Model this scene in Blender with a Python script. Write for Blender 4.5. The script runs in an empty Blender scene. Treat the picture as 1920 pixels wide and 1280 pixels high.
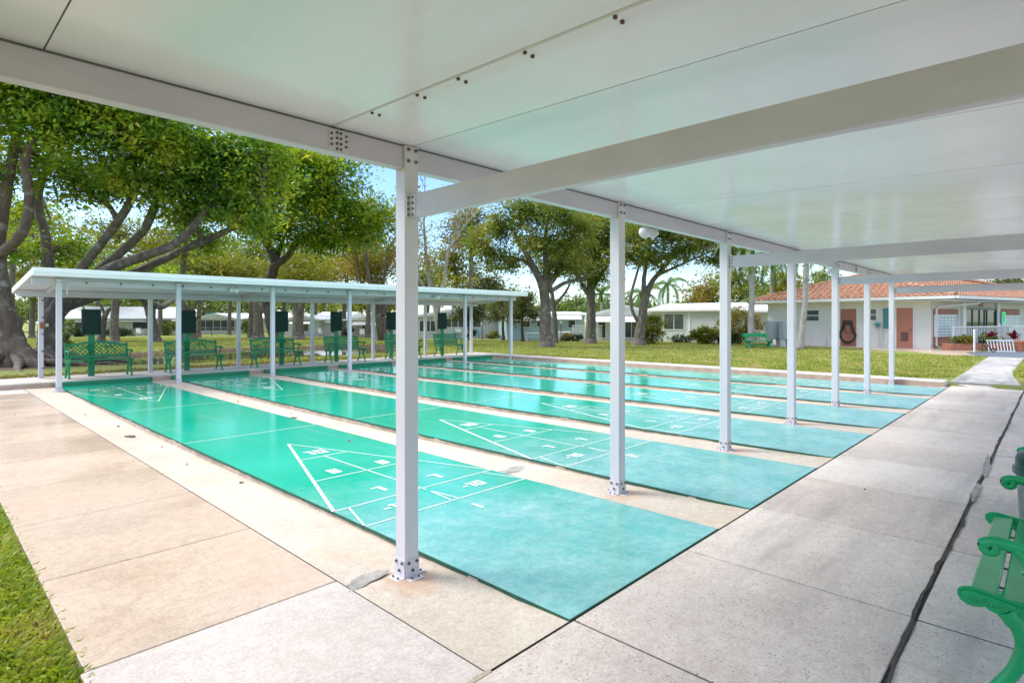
import bpy, math, random
import numpy as np
from mathutils import Vector, Matrix
random.seed(7); RNG = np.random.default_rng(7)
SC = bpy.context.scene; COL = SC.collection
R_ = math.radians
# ------------------------------------------------------------------ camera numbers (photo 1920x1280)
VA, VB, HY, CX = -170., 1985., 598., 960.
FPX = math.sqrt((CX-VA)*(VB-CX)); TH = math.atan((VB-CX)/FPX); H = 1.58
FW = (math.cos(TH), math.sin(TH)); RT = (math.sin(TH), -math.cos(TH))
def P(px, D, z=None, py=None):
    """point D metres ahead of the camera plane in the direction of column px"""
    u = (px-CX)/FPX
    if z is None: z = H+(HY-py)/FPX*D
    return Vector((D*(FW[0]+u*RT[0]), D*(FW[1]+u*RT[1]), z))
def depth(x, y): return x*FW[0]+y*FW[1]

# ------------------------------------------------------------------ mesh builder
class MB:
    def __init__(s): s.v = []; s.f = []
    def add(s, vs, fs):
        n = len(s.v); s.v += [tuple(v) for v in vs]; s.f += [tuple(i+n for i in f) for f in fs]; return s
    def box(s, x0, x1, y0, y1, z0, z1, M=None):
        vs = [Vector((x, y, z)) for z in (z0, z1) for y in (y0, y1) for x in (x0, x1)]
        if M is not None: vs = [M @ v for v in vs]
        return s.add(vs, [(0,2,3,1),(4,5,7,6),(0,1,5,4),(2,6,7,3),(0,4,6,2),(1,3,7,5)])
    def bbox(s, x0, x1, y0, y1, z0, z1, b=.006, M=None):
        """box with chamfered vertical and horizontal edges"""
        b = min(b, (x1-x0)*.45, (y1-y0)*.45, (z1-z0)*.45)
        vs = []
        for (z, i) in ((z0, b), (z0+b, 0), (z1-b, 0), (z1, b)):
            X0, X1, Y0, Y1 = x0+i, x1-i, y0+i, y1-i; c = b
            vs += [(X0+c,Y0,z),(X1-c,Y0,z),(X1,Y0+c,z),(X1,Y1-c,z),(X1-c,Y1,z),(X0+c,Y1,z),(X0,Y1-c,z),(X0,Y0+c,z)]
        vs = [Vector(v) for v in vs]
        if M is not None: vs = [M @ v for v in vs]
        fs = [tuple(range(7,-1,-1)), tuple(range(24,32))]
        for r in range(3):
            for k in range(8): fs.append((r*8+k, r*8+(k+1)%8, r*8+8+(k+1)%8, r*8+8+k))
        return s.add(vs, fs)
    def tube(s, pts, rad, n=8, cap=True, flat=1.0):
        pts = [Vector(p) for p in pts]
        if not hasattr(rad, '__len__'): rad = [rad]*len(pts)
        rings = []; prev = None
        for i, p in enumerate(pts):
            a = pts[max(i-1, 0)]; b = pts[min(i+1, len(pts)-1)]
            t = (b-a).normalized() if (b-a).length > 1e-9 else Vector((0, 0, 1))
            if prev is None:
                ref = Vector((0, 0, 1)) if abs(t.z) < .9 else Vector((1, 0, 0))
                nn = (ref - t*ref.dot(t)).normalized()
            else:
                nn = (prev - t*prev.dot(t)); nn = nn.normalized() if nn.length > 1e-6 else t.orthogonal().normalized()
            prev = nn; bb = t.cross(nn)
            rings.append([p + (nn*math.cos(2*math.pi*k/n) + bb*math.sin(2*math.pi*k/n)*flat)*rad[i] for k in range(n)])
        vs = [v for r in rings for v in r]; fs = []
        for i in range(len(rings)-1):
            for k in range(n): fs.append((i*n+k, i*n+(k+1)%n, (i+1)*n+(k+1)%n, (i+1)*n+k))
        if cap: fs += [tuple(range(n-1, -1, -1)), tuple(range((len(rings)-1)*n, len(rings)*n))]
        return s.add(vs, fs)
    def cyl(s, p0, p1, r, n=10, r1=None): return s.tube([p0, p1], [r, r if r1 is None else r1], n)
    def extr(s, poly, axis, a, b):
        """2-D polygon extruded along an axis: axis x -> poly is (y,z); y -> (x,z); z -> (x,y)"""
        def mk(p, t): return {'x': (t, p[0], p[1]), 'y': (p[0], t, p[1]), 'z': (p[0], p[1], t)}[axis]
        n = len(poly); vs = [mk(p, a) for p in poly]+[mk(p, b) for p in poly]
        fs = [tuple(range(n)), tuple(range(2*n-1, n-1, -1))]
        fs += [(k, n+k, n+(k+1)%n, (k+1)%n) for k in range(n)]
        return s.add(vs, fs)
    def lathe(s, prof, c=(0, 0, 0), n=20):
        vs = []; fs = []
        for r, z in prof:
            for k in range(n): a = 2*math.pi*k/n; vs.append((c[0]+r*math.cos(a), c[1]+r*math.sin(a), c[2]+z))
        for i in range(len(prof)-1):
            for k in range(n): fs.append((i*n+k, i*n+(k+1)%n, (i+1)*n+(k+1)%n, (i+1)*n+k))
        fs += [tuple(range(n-1, -1, -1)), tuple(range((len(prof)-1)*n, len(prof)*n))]
        return s.add(vs, fs)
    def build(s, name, mat, parent=None, smooth=False, M=None, angle=None):
        me = bpy.data.meshes.new(name); me.from_pydata(s.v, [], s.f)
        if M is not None: me.transform(M)
        import bmesh
        bm = bmesh.new(); bm.from_mesh(me); bmesh.ops.recalc_face_normals(bm, faces=bm.faces); bm.to_mesh(me); bm.free()
        me.materials.append(mat)
        if smooth or angle: me.polygons.foreach_set('use_smooth', [True]*len(me.polygons))
        if angle: me.set_sharp_from_angle(angle=R_(angle))
        o = bpy.data.objects.new(name, me); COL.objects.link(o)
        if parent is not None: o.parent = parent
        return o
def split_build(mb, name, mat, parent):
    """every loose piece of the builder becomes an object of its own"""
    par = list(range(len(mb.v)))
    def find(a):
        while par[a] != a: par[a] = par[par[a]]; a = par[a]
        return a
    for f in mb.f:
        r = find(f[0])
        for i in f[1:]: par[find(i)] = r
    groups = {}
    for f in mb.f: groups.setdefault(find(f[0]), []).append(f)
    for fs in groups.values():
        ids = sorted({i for f in fs for i in f}); mp = {i: k for k, i in enumerate(ids)}; q = MB(); q.add([mb.v[i] for i in ids], [tuple(mp[i] for i in f) for f in fs]); q.build(name, mat, parent)
def npmesh(name, V, F, mat, parent=None, smooth=False):
    """V (n,3), F (m,k) numpy"""
    me = bpy.data.meshes.new(name); k = F.shape[1]
    me.vertices.add(len(V)); me.vertices.foreach_set('co', V.astype(np.float32).ravel())
    me.loops.add(F.size); me.loops.foreach_set('vertex_index', F.astype(np.int32).ravel())
    me.polygons.add(len(F)); me.polygons.foreach_set('loop_start', (np.arange(len(F))*k).astype(np.int32))
    if smooth: me.polygons.foreach_set('use_smooth', np.ones(len(F), dtype=bool))
    me.update(calc_edges=True); me.materials.append(mat)
    o = bpy.data.objects.new(name, me); COL.objects.link(o)
    if parent is not None: o.parent = parent
    return o
def thing(name, label, cat, loc=(0, 0, 0), rz=0, group=None):
    o = bpy.data.objects.new(name, None); COL.objects.link(o); o.empty_display_size = .2
    o.location = loc; o.rotation_euler = (0, 0, rz); return tag(o, label, cat, group)
def tag(o, label, cat, group=None, kind=None):
    o['label'] = label; o['category'] = cat
    if group: o['group'] = group
    if kind: o['kind'] = kind
    return o
def struct(o, kind='structure'): o['kind'] = kind; return o
def copy_tree(o, parent=None):
    c = o.copy(); COL.objects.link(c); c.parent = parent
    for ch in list(o.children): copy_tree(ch, c)
    return c

# ------------------------------------------------------------------ materials
class NT:
    def __init__(s, name):
        m = bpy.data.materials.new(name); m.use_nodes = True; s.m = m; s.t = m.node_tree; s.b = s.t.nodes['Principled BSDF']
        s.co = None
    def n(s, typ, **kw):
        nd = s.t.nodes.new(typ)
        for k, v in kw.items():
            if k in nd.inputs: 
                nd.inputs[k].default_value = v
            else: setattr(nd, k, v)
        return nd
    def l(s, a, b): s.t.links.new(a, b)
    def obj(s):
        if s.co is None: s.co = s.n('ShaderNodeTexCoord')
        return s.co.outputs['Object']
    def noise(s, scale, detail=4, rough=.55, stretch=None, src=None):
        v = src or s.obj()
        if stretch:
            mp = s.n('ShaderNodeMapping'); mp.inputs['Scale'].default_value = stretch; s.l(v, mp.inputs['Vector']); v = mp.outputs[0]
        nd = s.n('ShaderNodeTexNoise', Scale=scale, Detail=detail, Roughness=rough); s.l(v, nd.inputs['Vector']); return nd.outputs['Fac']
    def ramp(s, fac, stops):
        nd = s.n('ShaderNodeValToRGB'); e = nd.color_ramp.elements
        while len(e) < len(stops): e.new(.5)
        for i, (p, c) in enumerate(stops):
            e[i].position = p; e[i].color = (c[0], c[1], c[2], 1) if hasattr(c, '__len__') else (c, c, c, 1)
        s.l(fac, nd.inputs['Fac']); return nd.outputs['Color']
    def mix(s, fac, a, b, mode='MIX'):
        nd = s.n('ShaderNodeMix', data_type='RGBA', blend_type=mode)
        for v, i in ((fac, 0), (a, 6), (b, 7)):
            if hasattr(v, 'default_value') or hasattr(v, 'is_linked'): s.l(v, nd.inputs[i])
            elif hasattr(v, '__len__'): nd.inputs[i].default_value = (v[0], v[1], v[2], 1)
            else: nd.inputs[i].default_value = v if i == 0 else (v, v, v, 1)
        return nd.outputs[2]
    def bump(s, h, strength=.3, dist=.01):
        nd = s.n('ShaderNodeBump', Strength=strength, Distance=dist); s.l(h, nd.inputs['Height']); s.l(nd.outputs[0], s.b.inputs['Normal'])
    def col(s, c):
        if hasattr(c, 'is_linked'): s.l(c, s.b.inputs['Base Color'])
        else: s.b.inputs['Base Color'].default_value = (c[0], c[1], c[2], 1)
        return s
    def rough(s, r):
        if hasattr(r, 'is_linked'): s.l(r, s.b.inputs['Roughness'])
        else: s.b.inputs['Roughness'].default_value = r
        return s
def simple(name, c, rough=.6, var=.12, scale=6., metal=0., bump=0.):
    t = NT(name); f = t.noise(scale, 5)
    t.col(t.ramp(f, [(.25, tuple(x*(1-var) for x in c)), (.75, tuple(min(1, x*(1+var)) for x in c))])); t.rough(rough)
    t.b.inputs['Metallic'].default_value = metal
    if bump: t.bump(t.noise(scale*8, 4), bump, .004)
    return t.m
def leafmat(name, stops, trans=.35, rough=.45, bigscale=.35):
    t = NT(name); g = t.n('ShaderNodeNewGeometry')
    big = t.noise(bigscale, 2)
    m = t.n('ShaderNodeMath', operation='MULTIPLY_ADD'); t.l(g.outputs['Random Per Island'], m.inputs[0]); m.inputs[1].default_value = .34
    m2 = t.n('ShaderNodeMath', operation='MULTIPLY_ADD'); t.l(big, m2.inputs[0]); m2.inputs[1].default_value = 1.6; m2.inputs[2].default_value = -.47
    t.l(m2.outputs[0], m.inputs[2])
    c = t.ramp(m.outputs[0], stops); t.col(c); t.rough(rough)
    tr = t.n('ShaderNodeBsdfTranslucent'); t.l(t.mix(1., c, (1.0, 1.0, .35), 'MULTIPLY'), tr.inputs['Color'])
    mx = t.n('ShaderNodeMixShader'); mx.inputs[0].default_value = trans
    t.l(t.b.outputs[0], mx.inputs[1]); t.l(tr.outputs[0], mx.inputs[2]); t.l(mx.outputs[0], t.t.nodes['Material Output'].inputs['Surface'])
    return t.m
M = {}
# painted aluminium
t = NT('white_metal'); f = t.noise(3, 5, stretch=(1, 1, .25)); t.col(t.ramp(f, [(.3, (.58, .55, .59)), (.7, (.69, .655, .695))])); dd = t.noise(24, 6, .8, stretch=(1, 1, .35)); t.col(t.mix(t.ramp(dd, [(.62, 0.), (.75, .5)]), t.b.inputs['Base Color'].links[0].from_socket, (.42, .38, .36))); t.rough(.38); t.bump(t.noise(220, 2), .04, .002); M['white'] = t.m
t = NT('ceiling_panel'); f = t.noise(.8, 4); t.col(t.ramp(f, [(.3, (.82, .785, .85)), (.7, (.87, .835, .895))]))
dc = t.noise(2.2, 6, .75, stretch=(1, .25, 1)); t.col(t.mix(t.ramp(dc, [(.5, 0.), (.8, .35)]), t.b.inputs['Base Color'].links[0].from_socket, (.66, .60, .62))); gi = t.n('ShaderNodeNewGeometry'); t.col(t.mix(1., t.b.inputs['Base Color'].links[0].from_socket, t.ramp(gi.outputs['Random Per Island'], [(0., .93), (1., 1.)]), 'MULTIPLY')); t.rough(t.ramp(t.noise(3, 4), [(.3, .16), (.7, .26)])); t.bump(t.noise(45, 3, stretch=(1, 1, 1)), .15, .004); M['ceil'] = t.m
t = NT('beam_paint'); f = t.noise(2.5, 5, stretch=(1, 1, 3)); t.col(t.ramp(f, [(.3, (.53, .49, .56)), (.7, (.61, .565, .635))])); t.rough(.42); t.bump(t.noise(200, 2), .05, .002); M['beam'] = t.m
M['roofwhite'] = simple('white_roof_metal', (.83, .83, .82), .35, .05, 1)
M['fascia'] = simple('white_fascia', (.82, .83, .82), .4, .04, 2)
M['bolt'] = simple('weathered_bolt', (.16, .14, .12), .5, .4, 60, .6)
M['screw'] = simple('rusty_screw', (.12, .06, .035), .6, .4, 60, .3)
M['seam'] = simple('dark_seam', (.14, .15, .14), .8)
# concretes
def concrete(name, a, b, rough=.7, speck=(.12, .10, .09), speckamt=.5, wet=0., bigs=1.2, bmp=.35, stain=None):
    t = NT(name); f = t.noise(bigs, 6, .6); c = t.ramp(f, [(.3, a), (.7, b)]); gi = t.n('ShaderNodeNewGeometry'); c = t.mix(.8, c, t.ramp(gi.outputs['Random Per Island'], [(0., .44), (1., .56)]), 'OVERLAY'); c = t.mix(.8, c, t.ramp(t.noise(13, 6, .8), [(.25, .36), (.75, .64)]), 'OVERLAY')
    fine = t.noise(55, 4, .7); c = t.mix(.55, c, t.ramp(fine, [(.3, .35), (.7, .68)]), 'OVERLAY')
    sp = t.n('ShaderNodeTexVoronoi', Scale=48.); t.l(t.obj(), sp.inputs['Vector'])
    ms = t.n('ShaderNodeMath', operation='MULTIPLY'); t.l(t.ramp(sp.outputs['Distance'], [(.13, 1.), (.24, 0.)]), ms.inputs[0]); t.l(t.ramp(t.noise(9, 4, .7), [(.40, 0.), (.58, 1.)]), ms.inputs[1])
    m3 = t.n('ShaderNodeMath', operation='MULTIPLY'); t.l(ms.outputs[0], m3.inputs[0]); m3.inputs[1].default_value = speckamt
    c = t.mix(m3.outputs[0], c, speck)
    if stain:
        sf = t.ramp(t.noise(.9, 5, .65, stretch=stain[1]), [(.52, 0.), (.72, stain[2])]); c = t.mix(sf, c, stain[0])
    if name == 'beige_concrete':   # rust bled from the bolted post feet
        sx = t.n('ShaderNodeSeparateXYZ'); t.l(t.obj(), sx.inputs[0])
        def mth(op, a, b=None, c_=None):
            nd = t.n('ShaderNodeMath', operation=op)
            for v, i in ((a, 0), (b, 1), (c_, 2)):
                if v is None: continue
                if hasattr(v, 'is_linked'): t.l(v, nd.inputs[i])
                else: nd.inputs[i].default_value = v
            return nd.outputs[0]
        dx = mth('SUBTRACT', mth('FLOORED_MODULO', mth('ADD', sx.outputs['X'], -2.12+1.2), 2.395), 1.2); dy = mth('ADD', sx.outputs['Y'], -2.88)
        d = mth('SQRT', mth('ADD', mth('MULTIPLY', dx, dx), mth('MULTIPLY', dy, dy))); d = mth('ADD', d, mth('MULTIPLY', t.noise(5, 5, .7), .5))
        c = t.mix(t.ramp(d, [(.34, .45), (.50, 0.)]), c, (.50, .24, .11))
    t.col(c)
    if wet: t.rough(t.ramp(t.noise(.7, 4), [(.35, wet), (.65, min(1, wet*2.2))]))
    else: t.rough(rough)
    t.bump(t.noise(70, 4, .7), bmp, .005); return t.m
M['walk'] = concrete('dry_grey_concrete', (.53, .455, .405), (.68, .60, .545), .75, speckamt=1., stain=((.33, .30, .285), (.35, 2.5, 1), .7), bmp=.6)
M['walk2'] = concrete('smooth_grey_concrete', (.49, .425, .385), (.59, .52, .475), .6, speckamt=.35, bmp=.2, stain=((.48, .38, .32), (1, 1, 1), .5))
M['wetwalk'] = concrete('damp_tan_concrete', (.45, .335, .245), (.63, .505, .40), .3, speckamt=.12, wet=.16, bigs=.9, bmp=.06, stain=((.47, .29, .20), (1, 1, 1), .6))
M['gutter'] = concrete('beige_concrete', (.46, .385, .305), (.59, .51, .42), .6, speck=(.85, .8, .72), speckamt=.5, bigs=.8, bmp=.3, stain=((.60, .40, .26), (1, .5, 1), .45))
M['slabside'] = concrete('rough_kerb_concrete', (.32, .26, .20), (.55, .45, .36), .85, speckamt=.8, bigs=6)
M['kerb'] = concrete('pale_kerb_concrete', (.50, .445, .40), (.62, .57, .53), .7, speckamt=.4, bigs=1.5)
M['kerbside'] = simple('reddish_kerb_face', (.42, .31, .25), .8, .25, 4, bump=.3)
M['path'] = concrete('weathered_path', (.25, .24, .23), (.46, .44, .42), .7, speckamt=.5, bigs=2.2, stain=((.12, .12, .12), (.5, 2, 1), .9))
M['patch'] = concrete('grey_mortar', (.19, .185, .185), (.46, .42, .38), .8, speckamt=.8, bigs=9, bmp=.8)
M['joint'] = simple('dark_joint', (.075, .062, .055), .9, .45, 30)
M['asphalt'] = simple('blue_grey_asphalt', (.09, .11, .14), .6, .2, 6)
# court paint: dry pale teal, wetter deep green in patches
def courtmat():
    t = NT('court_paint'); g = t.n('ShaderNodeNewGeometry'); pos = g.outputs['Position']
    n1 = t.noise(.55, 5, .6, stretch=(1, .7, 1), src=pos); n2 = t.noise(7, 6, .75, src=pos)
    sx = t.n('ShaderNodeSeparateXYZ'); t.l(pos, sx.inputs[0])
    mr = t.n('ShaderNodeMapRange'); t.l(sx.outputs['Y'], mr.inputs['Value'])
    for k, v in (('From Min', 3.2), ('From Max', 7.5), ('To Min', -.32), ('To Max', .34)): mr.inputs[k].default_value = v
    mx = t.n('ShaderNodeMapRange'); t.l(sx.outputs['X'], mx.inputs['Value'])
    for k, v in (('From Min', 3.0), ('From Max', 9.0), ('To Min', .12), ('To Max', -.10)): mx.inputs[k].default_value = v
    a = t.n('ShaderNodeMath', operation='ADD'); t.l(mr.outputs[0], a.inputs[0]); t.l(n1, a.inputs[1])
    a1 = t.n('ShaderNodeMath', operation='ADD'); t.l(a.outputs[0], a1.inputs[0]); t.l(mx.outputs[0], a1.inputs[1])
    b = t.n('ShaderNodeMath', operation='MULTIPLY_ADD'); t.l(n2, b.inputs[0]); b.inputs[1].default_value = .46; t.l(a1.outputs[0], b.inputs[2])
    w = t.ramp(b.outputs[0], [(.45, 0.), (.86, 1.)])
    dry = t.ramp(t.noise(1.6, 8, .8, src=pos), [(.3, (.075, .34, .29)), (.5, (.18, .44, .40)), (.7, (.33, .55, .52))]); dry = t.mix(.7, dry, t.ramp(t.noise(11, 7, .8, src=pos), [(.25, .36), (.75, .64)]), 'OVERLAY')
    wet = t.ramp(t.noise(.5, 3, src=pos), [(.3, (.006, .40, .25)), (.7, (.012, .47, .33))])
    fine = t.noise(90, 3, .7, src=pos)
    c = t.mix(w, dry, wet); st = t.noise(2.2, 6, .75, stretch=(3.5, .22, 1), src=pos); c = t.mix(t.ramp(st, [(.55, 0.), (.75, .35)]), c, (.30, .50, .46)); sd2 = t.noise(26, 5, .8, src=pos); c = t.mix(t.ramp(sd2, [(.64, 0.), (.74, .55)]), c, (.02, .26, .20)); c = t.mix(.5, c, t.ramp(fine, [(.3, .38), (.7, .62)]), 'OVERLAY')
    t.col(c); t.rough(t.ramp(w, [(0., .27), (1., .10)])); t.b.inputs['Specular IOR Level'].default_value = .75; t.bump(t.noise(120, 3, .6, src=pos), .10, .003)
    return t.m
M['court'] = courtmat()
M['courtedge'] = simple('dark_green_edge', (.012, .075, .04), .7, .4, 12)
t = NT('white_line_paint'); g = t.n('ShaderNodeNewGeometry'); t.col(t.ramp(t.noise(9, 6, .75, src=g.outputs['Position']), [(.30, (.45, .66, .61)), (.46, (.74, .79, .77))])); t.rough(.35); M['line'] = t.m
M['bumper'] = simple('green_board', (.012, .19, .09), .45, .2, 4)
M['benchgreen'] = simple('glossy_green_enamel', (.004, .33, .11), .22, .15, 5)
M['benchgreen2'] = simple('green_bench_paint', (.005, .25, .085), .35, .2, 5)
M['cover'] = simple('dark_green_cover', (.002, .026, .018), .75, .3, 14, bump=.3)
M['coverpost'] = simple('green_post_paint', (.01, .24, .10), .45, .15, 5)
M['binlid'] = simple('dark_bin_plastic', (.01, .05, .04), .3, .3, 14)
M['binbody'] = simple('bin_body', (.16, .19, .18), .5, .3, 20)
# nature
def barkmat(name, a, b, c2):
    t = NT(name); f = t.noise(5, 6, .7, stretch=(1, 1, .35)); c = t.ramp(f, [(.3, a), (.65, b)])
    c = t.mix(t.ramp(t.noise(3.5, 4), [(.55, 0.), (.7, .8)]), c, c2); t.col(c); t.rough(.9); t.bump(t.noise(14, 5, .7, stretch=(1, 1, .3)), .8, .04); return t.m
M['bark'] = barkmat('grey_bark', (.075, .062, .05), (.175, .15, .122), (.32, .31, .28))
M['barkred'] = barkmat('mottled_bark', (.085, .06, .045), (.19, .145, .11), (.38, .37, .34))
M['barkpale'] = barkmat('pale_bark', (.30, .26, .22), (.52, .48, .44), (.16, .13, .11))
M['barkdark'] = barkmat('dark_bark', (.035, .028, .02), (.09, .07, .05), (.16, .16, .13))
M['palmtrunk'] = barkmat('ringed_palm_trunk', (.27, .24, .22), (.44, .41, .39), (.18, .16, .15))
M['leafA'] = leafmat('broad_leaf', [(.0, (.04, .11, .014)), (.3, (.095, .22, .02)), (.55, (.22, .36, .03)), (.75, (.42, .47, .04)), (1., (.64, .52, .06))], .55, bigscale=.8)
M['leafB'] = leafmat('mid_leaf', [(.0, (.06, .12, .025)), (.35, (.14, .21, .04)), (.65, (.28, .32, .07)), (1., (.48, .38, .11))], .5, bigscale=.7)
M['leafO'] = leafmat('russet_leaf', [(.0, (.12, .14, .035)), (.4, (.24, .23, .05)), (.7, (.38, .27, .08)), (1., (.46, .24, .11))], .5)
M['leafY'] = leafmat('yellow_leaf', [(.0, (.10, .14, .02)), (.5, (.24, .26, .03)), (1., (.48, .38, .03))], .45)
M['leafK'] = leafmat('dusky_leaf', [(.0, (.06, .085, .025)), (.5, (.12, .145, .04)), (1., (.25, .21, .07))], .4)
M['leafP'] = leafmat('palm_leaf', [(.0, (.05, .11, .02)), (.6, (.12, .22, .03)), (1., (.33, .32, .05))], .35)
M['leafF'] = leafmat('far_leaf', [(.0, (.10, .16, .05)), (.5, (.17, .25, .07)), (1., (.36, .36, .12))], .35, bigscale=.08)
M['hedge'] = leafmat('hedge_leaf', [(.0, (.015, .04, .008)), (1., (.05, .10, .02))], .2)
M['ti'] = leafmat('red_plant_leaf', [(.0, (.12, .008, .02)), (1., (.32, .02, .06))], .25)
M['drygrass'] = simple('dry_leaf', (.17, .11, .055), .8, .4, 40)
def lawnmat():
    t = NT('lawn'); g = t.n('ShaderNodeNewGeometry'); pos = g.outputs['Position']
    c = t.ramp(t.noise(.35, 6, .7, src=pos), [(.28, (.19, .19, .045)), (.45, (.23, .25, .04)), (.6, (.22, .28, .038)), (.75, (.31, .31, .07))])
    c = t.mix(t.ramp(t.noise(1.3, 6, .75, src=pos), [(.52, 0.), (.72, .75)]), c, (.33, .235, .10))
    c = t.mix(.7, c, t.ramp(t.noise(16, 5, .8, src=pos), [(.3, .25), (.7, .75)]), 'OVERLAY')
    at = t.n('ShaderNodeAttribute', attribute_name='dirt')
    d = t.ramp(t.noise(5, 6, .8, src=pos), [(.35, (.05, .034, .02)), (.6, (.15, .10, .06)), (.75, (.27, .22, .15))])
    ad = t.n('ShaderNodeMath', operation='MULTIPLY_ADD'); t.l(t.noise(2.5, 5, .8, src=pos), ad.inputs[0]); ad.inputs[1].default_value = .9; t.l(at.outputs['Fac'], ad.inputs[2])
    c = t.mix(t.ramp(ad.outputs[0], [(.72, 0.), (.95, 1.)]), c, d)
    t.col(c); t.rough(.9); t.bump(t.noise(22, 5, .8, src=pos), 1., .05); return t.m
M['lawn'] = lawnmat()
M['blade'] = leafmat('grass_blade', [(.0, (.12, .19, .02)), (.35, (.24, .34, .03)), (.6, (.40, .45, .07)), (.8, (.50, .46, .14)), (1., (.62, .48, .30))], .35, bigscale=1.5)
M['blade2'] = leafmat('lawn_blade', [(.0, (.14, .19, .03)), (.38, (.25, .31, .04)), (.58, (.37, .38, .07)), (.74, (.46, .38, .15)), (1., (.50, .36, .22))], .35, bigscale=.9)
t = NT('pond_water'); t.col((.035, .045, .025)); t.rough(.03); t.bump(t.noise(3, 3, stretch=(1, 1, 1)), .02, .01); t.b.inputs['IOR'].default_value = 1.33; t.b.inputs['Specular IOR Level'].default_value = .9; M['water'] = t.m
# buildings
def siding(name, c, pitch=.13):
    t = NT(name); sx = t.n('ShaderNodeSeparateXYZ'); t.l(t.obj(), sx.inputs[0])
    m = t.n('ShaderNodeMath', operation='MODULO'); t.l(sx.outputs['Z'], m.inputs[0]); m.inputs[1].default_value = pitch
    m2 = t.n('ShaderNodeMath', operation='DIVIDE'); t.l(m.outputs[0], m2.inputs[0]); m2.inputs[1].default_value = pitch
    t.bump(m2.outputs[0], 1., .02); f = t.noise(1.5, 4); cc = t.ramp(f, [(.3, tuple(x*.92 for x in c)), (.7, c)])
    t.col(t.mix(t.ramp(m2.outputs[0], [(.0, 1.), (.09, 0.)]), cc, tuple(x*.55 for x in c))); t.rough(.5); return t.m
M['sidw'] = siding('white_siding', (.72, .74, .74)); M['sidc'] = siding('cream_siding', (.68, .64, .54)); M['sidb'] = siding('pale_blue_siding', (.42, .58, .66)); M['sidg'] = siding('light_grey_siding', (.58, .60, .62))
M['trim'] = simple('white_trim', (.80, .80, .79), .45, .05, 3)
def glassmat(name, c, r=.06):
    t = NT(name); t.col(t.ramp(t.noise(1.4, 3), [(.35, tuple(x*.5 for x in c)), (.65, c)])); t.rough(r); return t.m
M['glass'] = glassmat('dark_window_glass', (.06, .08, .085)); M['screen'] = glassmat('dark_porch_screen', (.10, .11, .12), .6); M['doorglass'] = glassmat('door_glass', (.05, .09, .09), .02)
t = NT('stucco'); t.col(t.ramp(t.noise(1.2, 5), [(.3, (.66, .63, .58)), (.7, (.76, .735, .69))])); t.rough(.85); t.bump(t.noise(40, 5, .7), .4, .01); M['stucco'] = t.m
t = NT('salmon_board'); w = t.n('ShaderNodeTexWave', Scale=6.); w.bands_direction = 'Y'; t.l(t.obj(), w.inputs['Vector']); t.col(t.mix(t.ramp(w.outputs['Fac'], [(.02, .75), (.12, 0.)]), t.ramp(t.noise(2, 4), [(.3, (.37, .135, .08)), (.7, (.45, .175, .11))]), (.22, .08, .05))); t.rough(.6); M['salmon'] = t.m
M['salmonflat'] = simple('salmon_paint', (.44, .165, .10), .5, .06, 2)
t = NT('terracotta'); g = t.n('ShaderNodeNewGeometry'); t.col(t.ramp(t.noise(4., 5, .7), [(.25, (.20, .095, .06)), (.5, (.40, .195, .12)), (.75, (.54, .34, .235))])); t.rough(.75); t.bump(t.noise(30, 4), .3, .01); M['tile'] = t.m
M['teal'] = simple('teal_panel', (.06, .22, .21), .4, .1, 4)
M['cabinet'] = simple('grey_cabinet', (.33, .38, .39), .5, .1, 3)
M['meter'] = simple('meter_box', (.55, .56, .55), .4, .08, 8)
M['hose'] = simple('dark_hose', (.03, .028, .028), .5, .2, 20)
M['brick'] = simple('planter_brick', (.36, .15, .09), .8, .4, 9, bump=.6)
M['claypot'] = simple('clay_pot', (.42, .15, .085), .7, .15, 5)
M['blackmetal'] = simple('black_metal', (.02, .03, .03), .4, .2, 10)
M['lampwhite'] = simple('lamp_glass_white', (.8, .8, .75), .3, .05, 10)
M['bluechair'] = simple('blue_plastic', (.10, .25, .36), .5, .1, 5)
M['whitechair'] = simple('white_plastic', (.75, .76, .76), .4, .05, 5)
M['rustplate'] = simple('rusty_plate', (.30, .13, .06), .7, .4, 20)
t = NT('mailbox_front'); br = t.n('ShaderNodeTexBrick', Scale=1.); br.offset = 0; mp = t.n('ShaderNodeMapping'); mp.inputs['Rotation'].default_value = (R_(90), 0, 0); t.l(t.obj(), mp.inputs['Vector']); t.l(mp.outputs[0], br.inputs['Vector'])
for k, v in (('Color1', (.62, .68, .70, 1)), ('Color2', (.70, .75, .77, 1)), ('Mortar', (.20, .24, .26, 1)), ('Mortar Size', .016), ('Brick Width', .36), ('Row Height', .15)): br.inputs[k].default_value = v
t.col(br.outputs['Color']); t.rough(.35); M['mailbox'] = t.m
t = NT('green_lit_panel'); t.col((.01, .6, .2)); t.b.inputs['Emission Color'].default_value = (.02, 1, .3, 1); t.b.inputs['Emission Strength'].default_value = .35; M['greenlit'] = t.m
#PART2
def settle(root, loc):
    """parts were modelled in world coordinates: put the thing's origin at its base"""
    root.location = loc; T = Matrix.Translation(-Vector(loc)); seen = set()
    def rec(o):
        for ch in o.children:
            if ch.type == 'MESH' and ch.data.name not in seen: ch.data.transform(T); seen.add(ch.data.name)
            rec(ch)
    rec(root); return root
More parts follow.
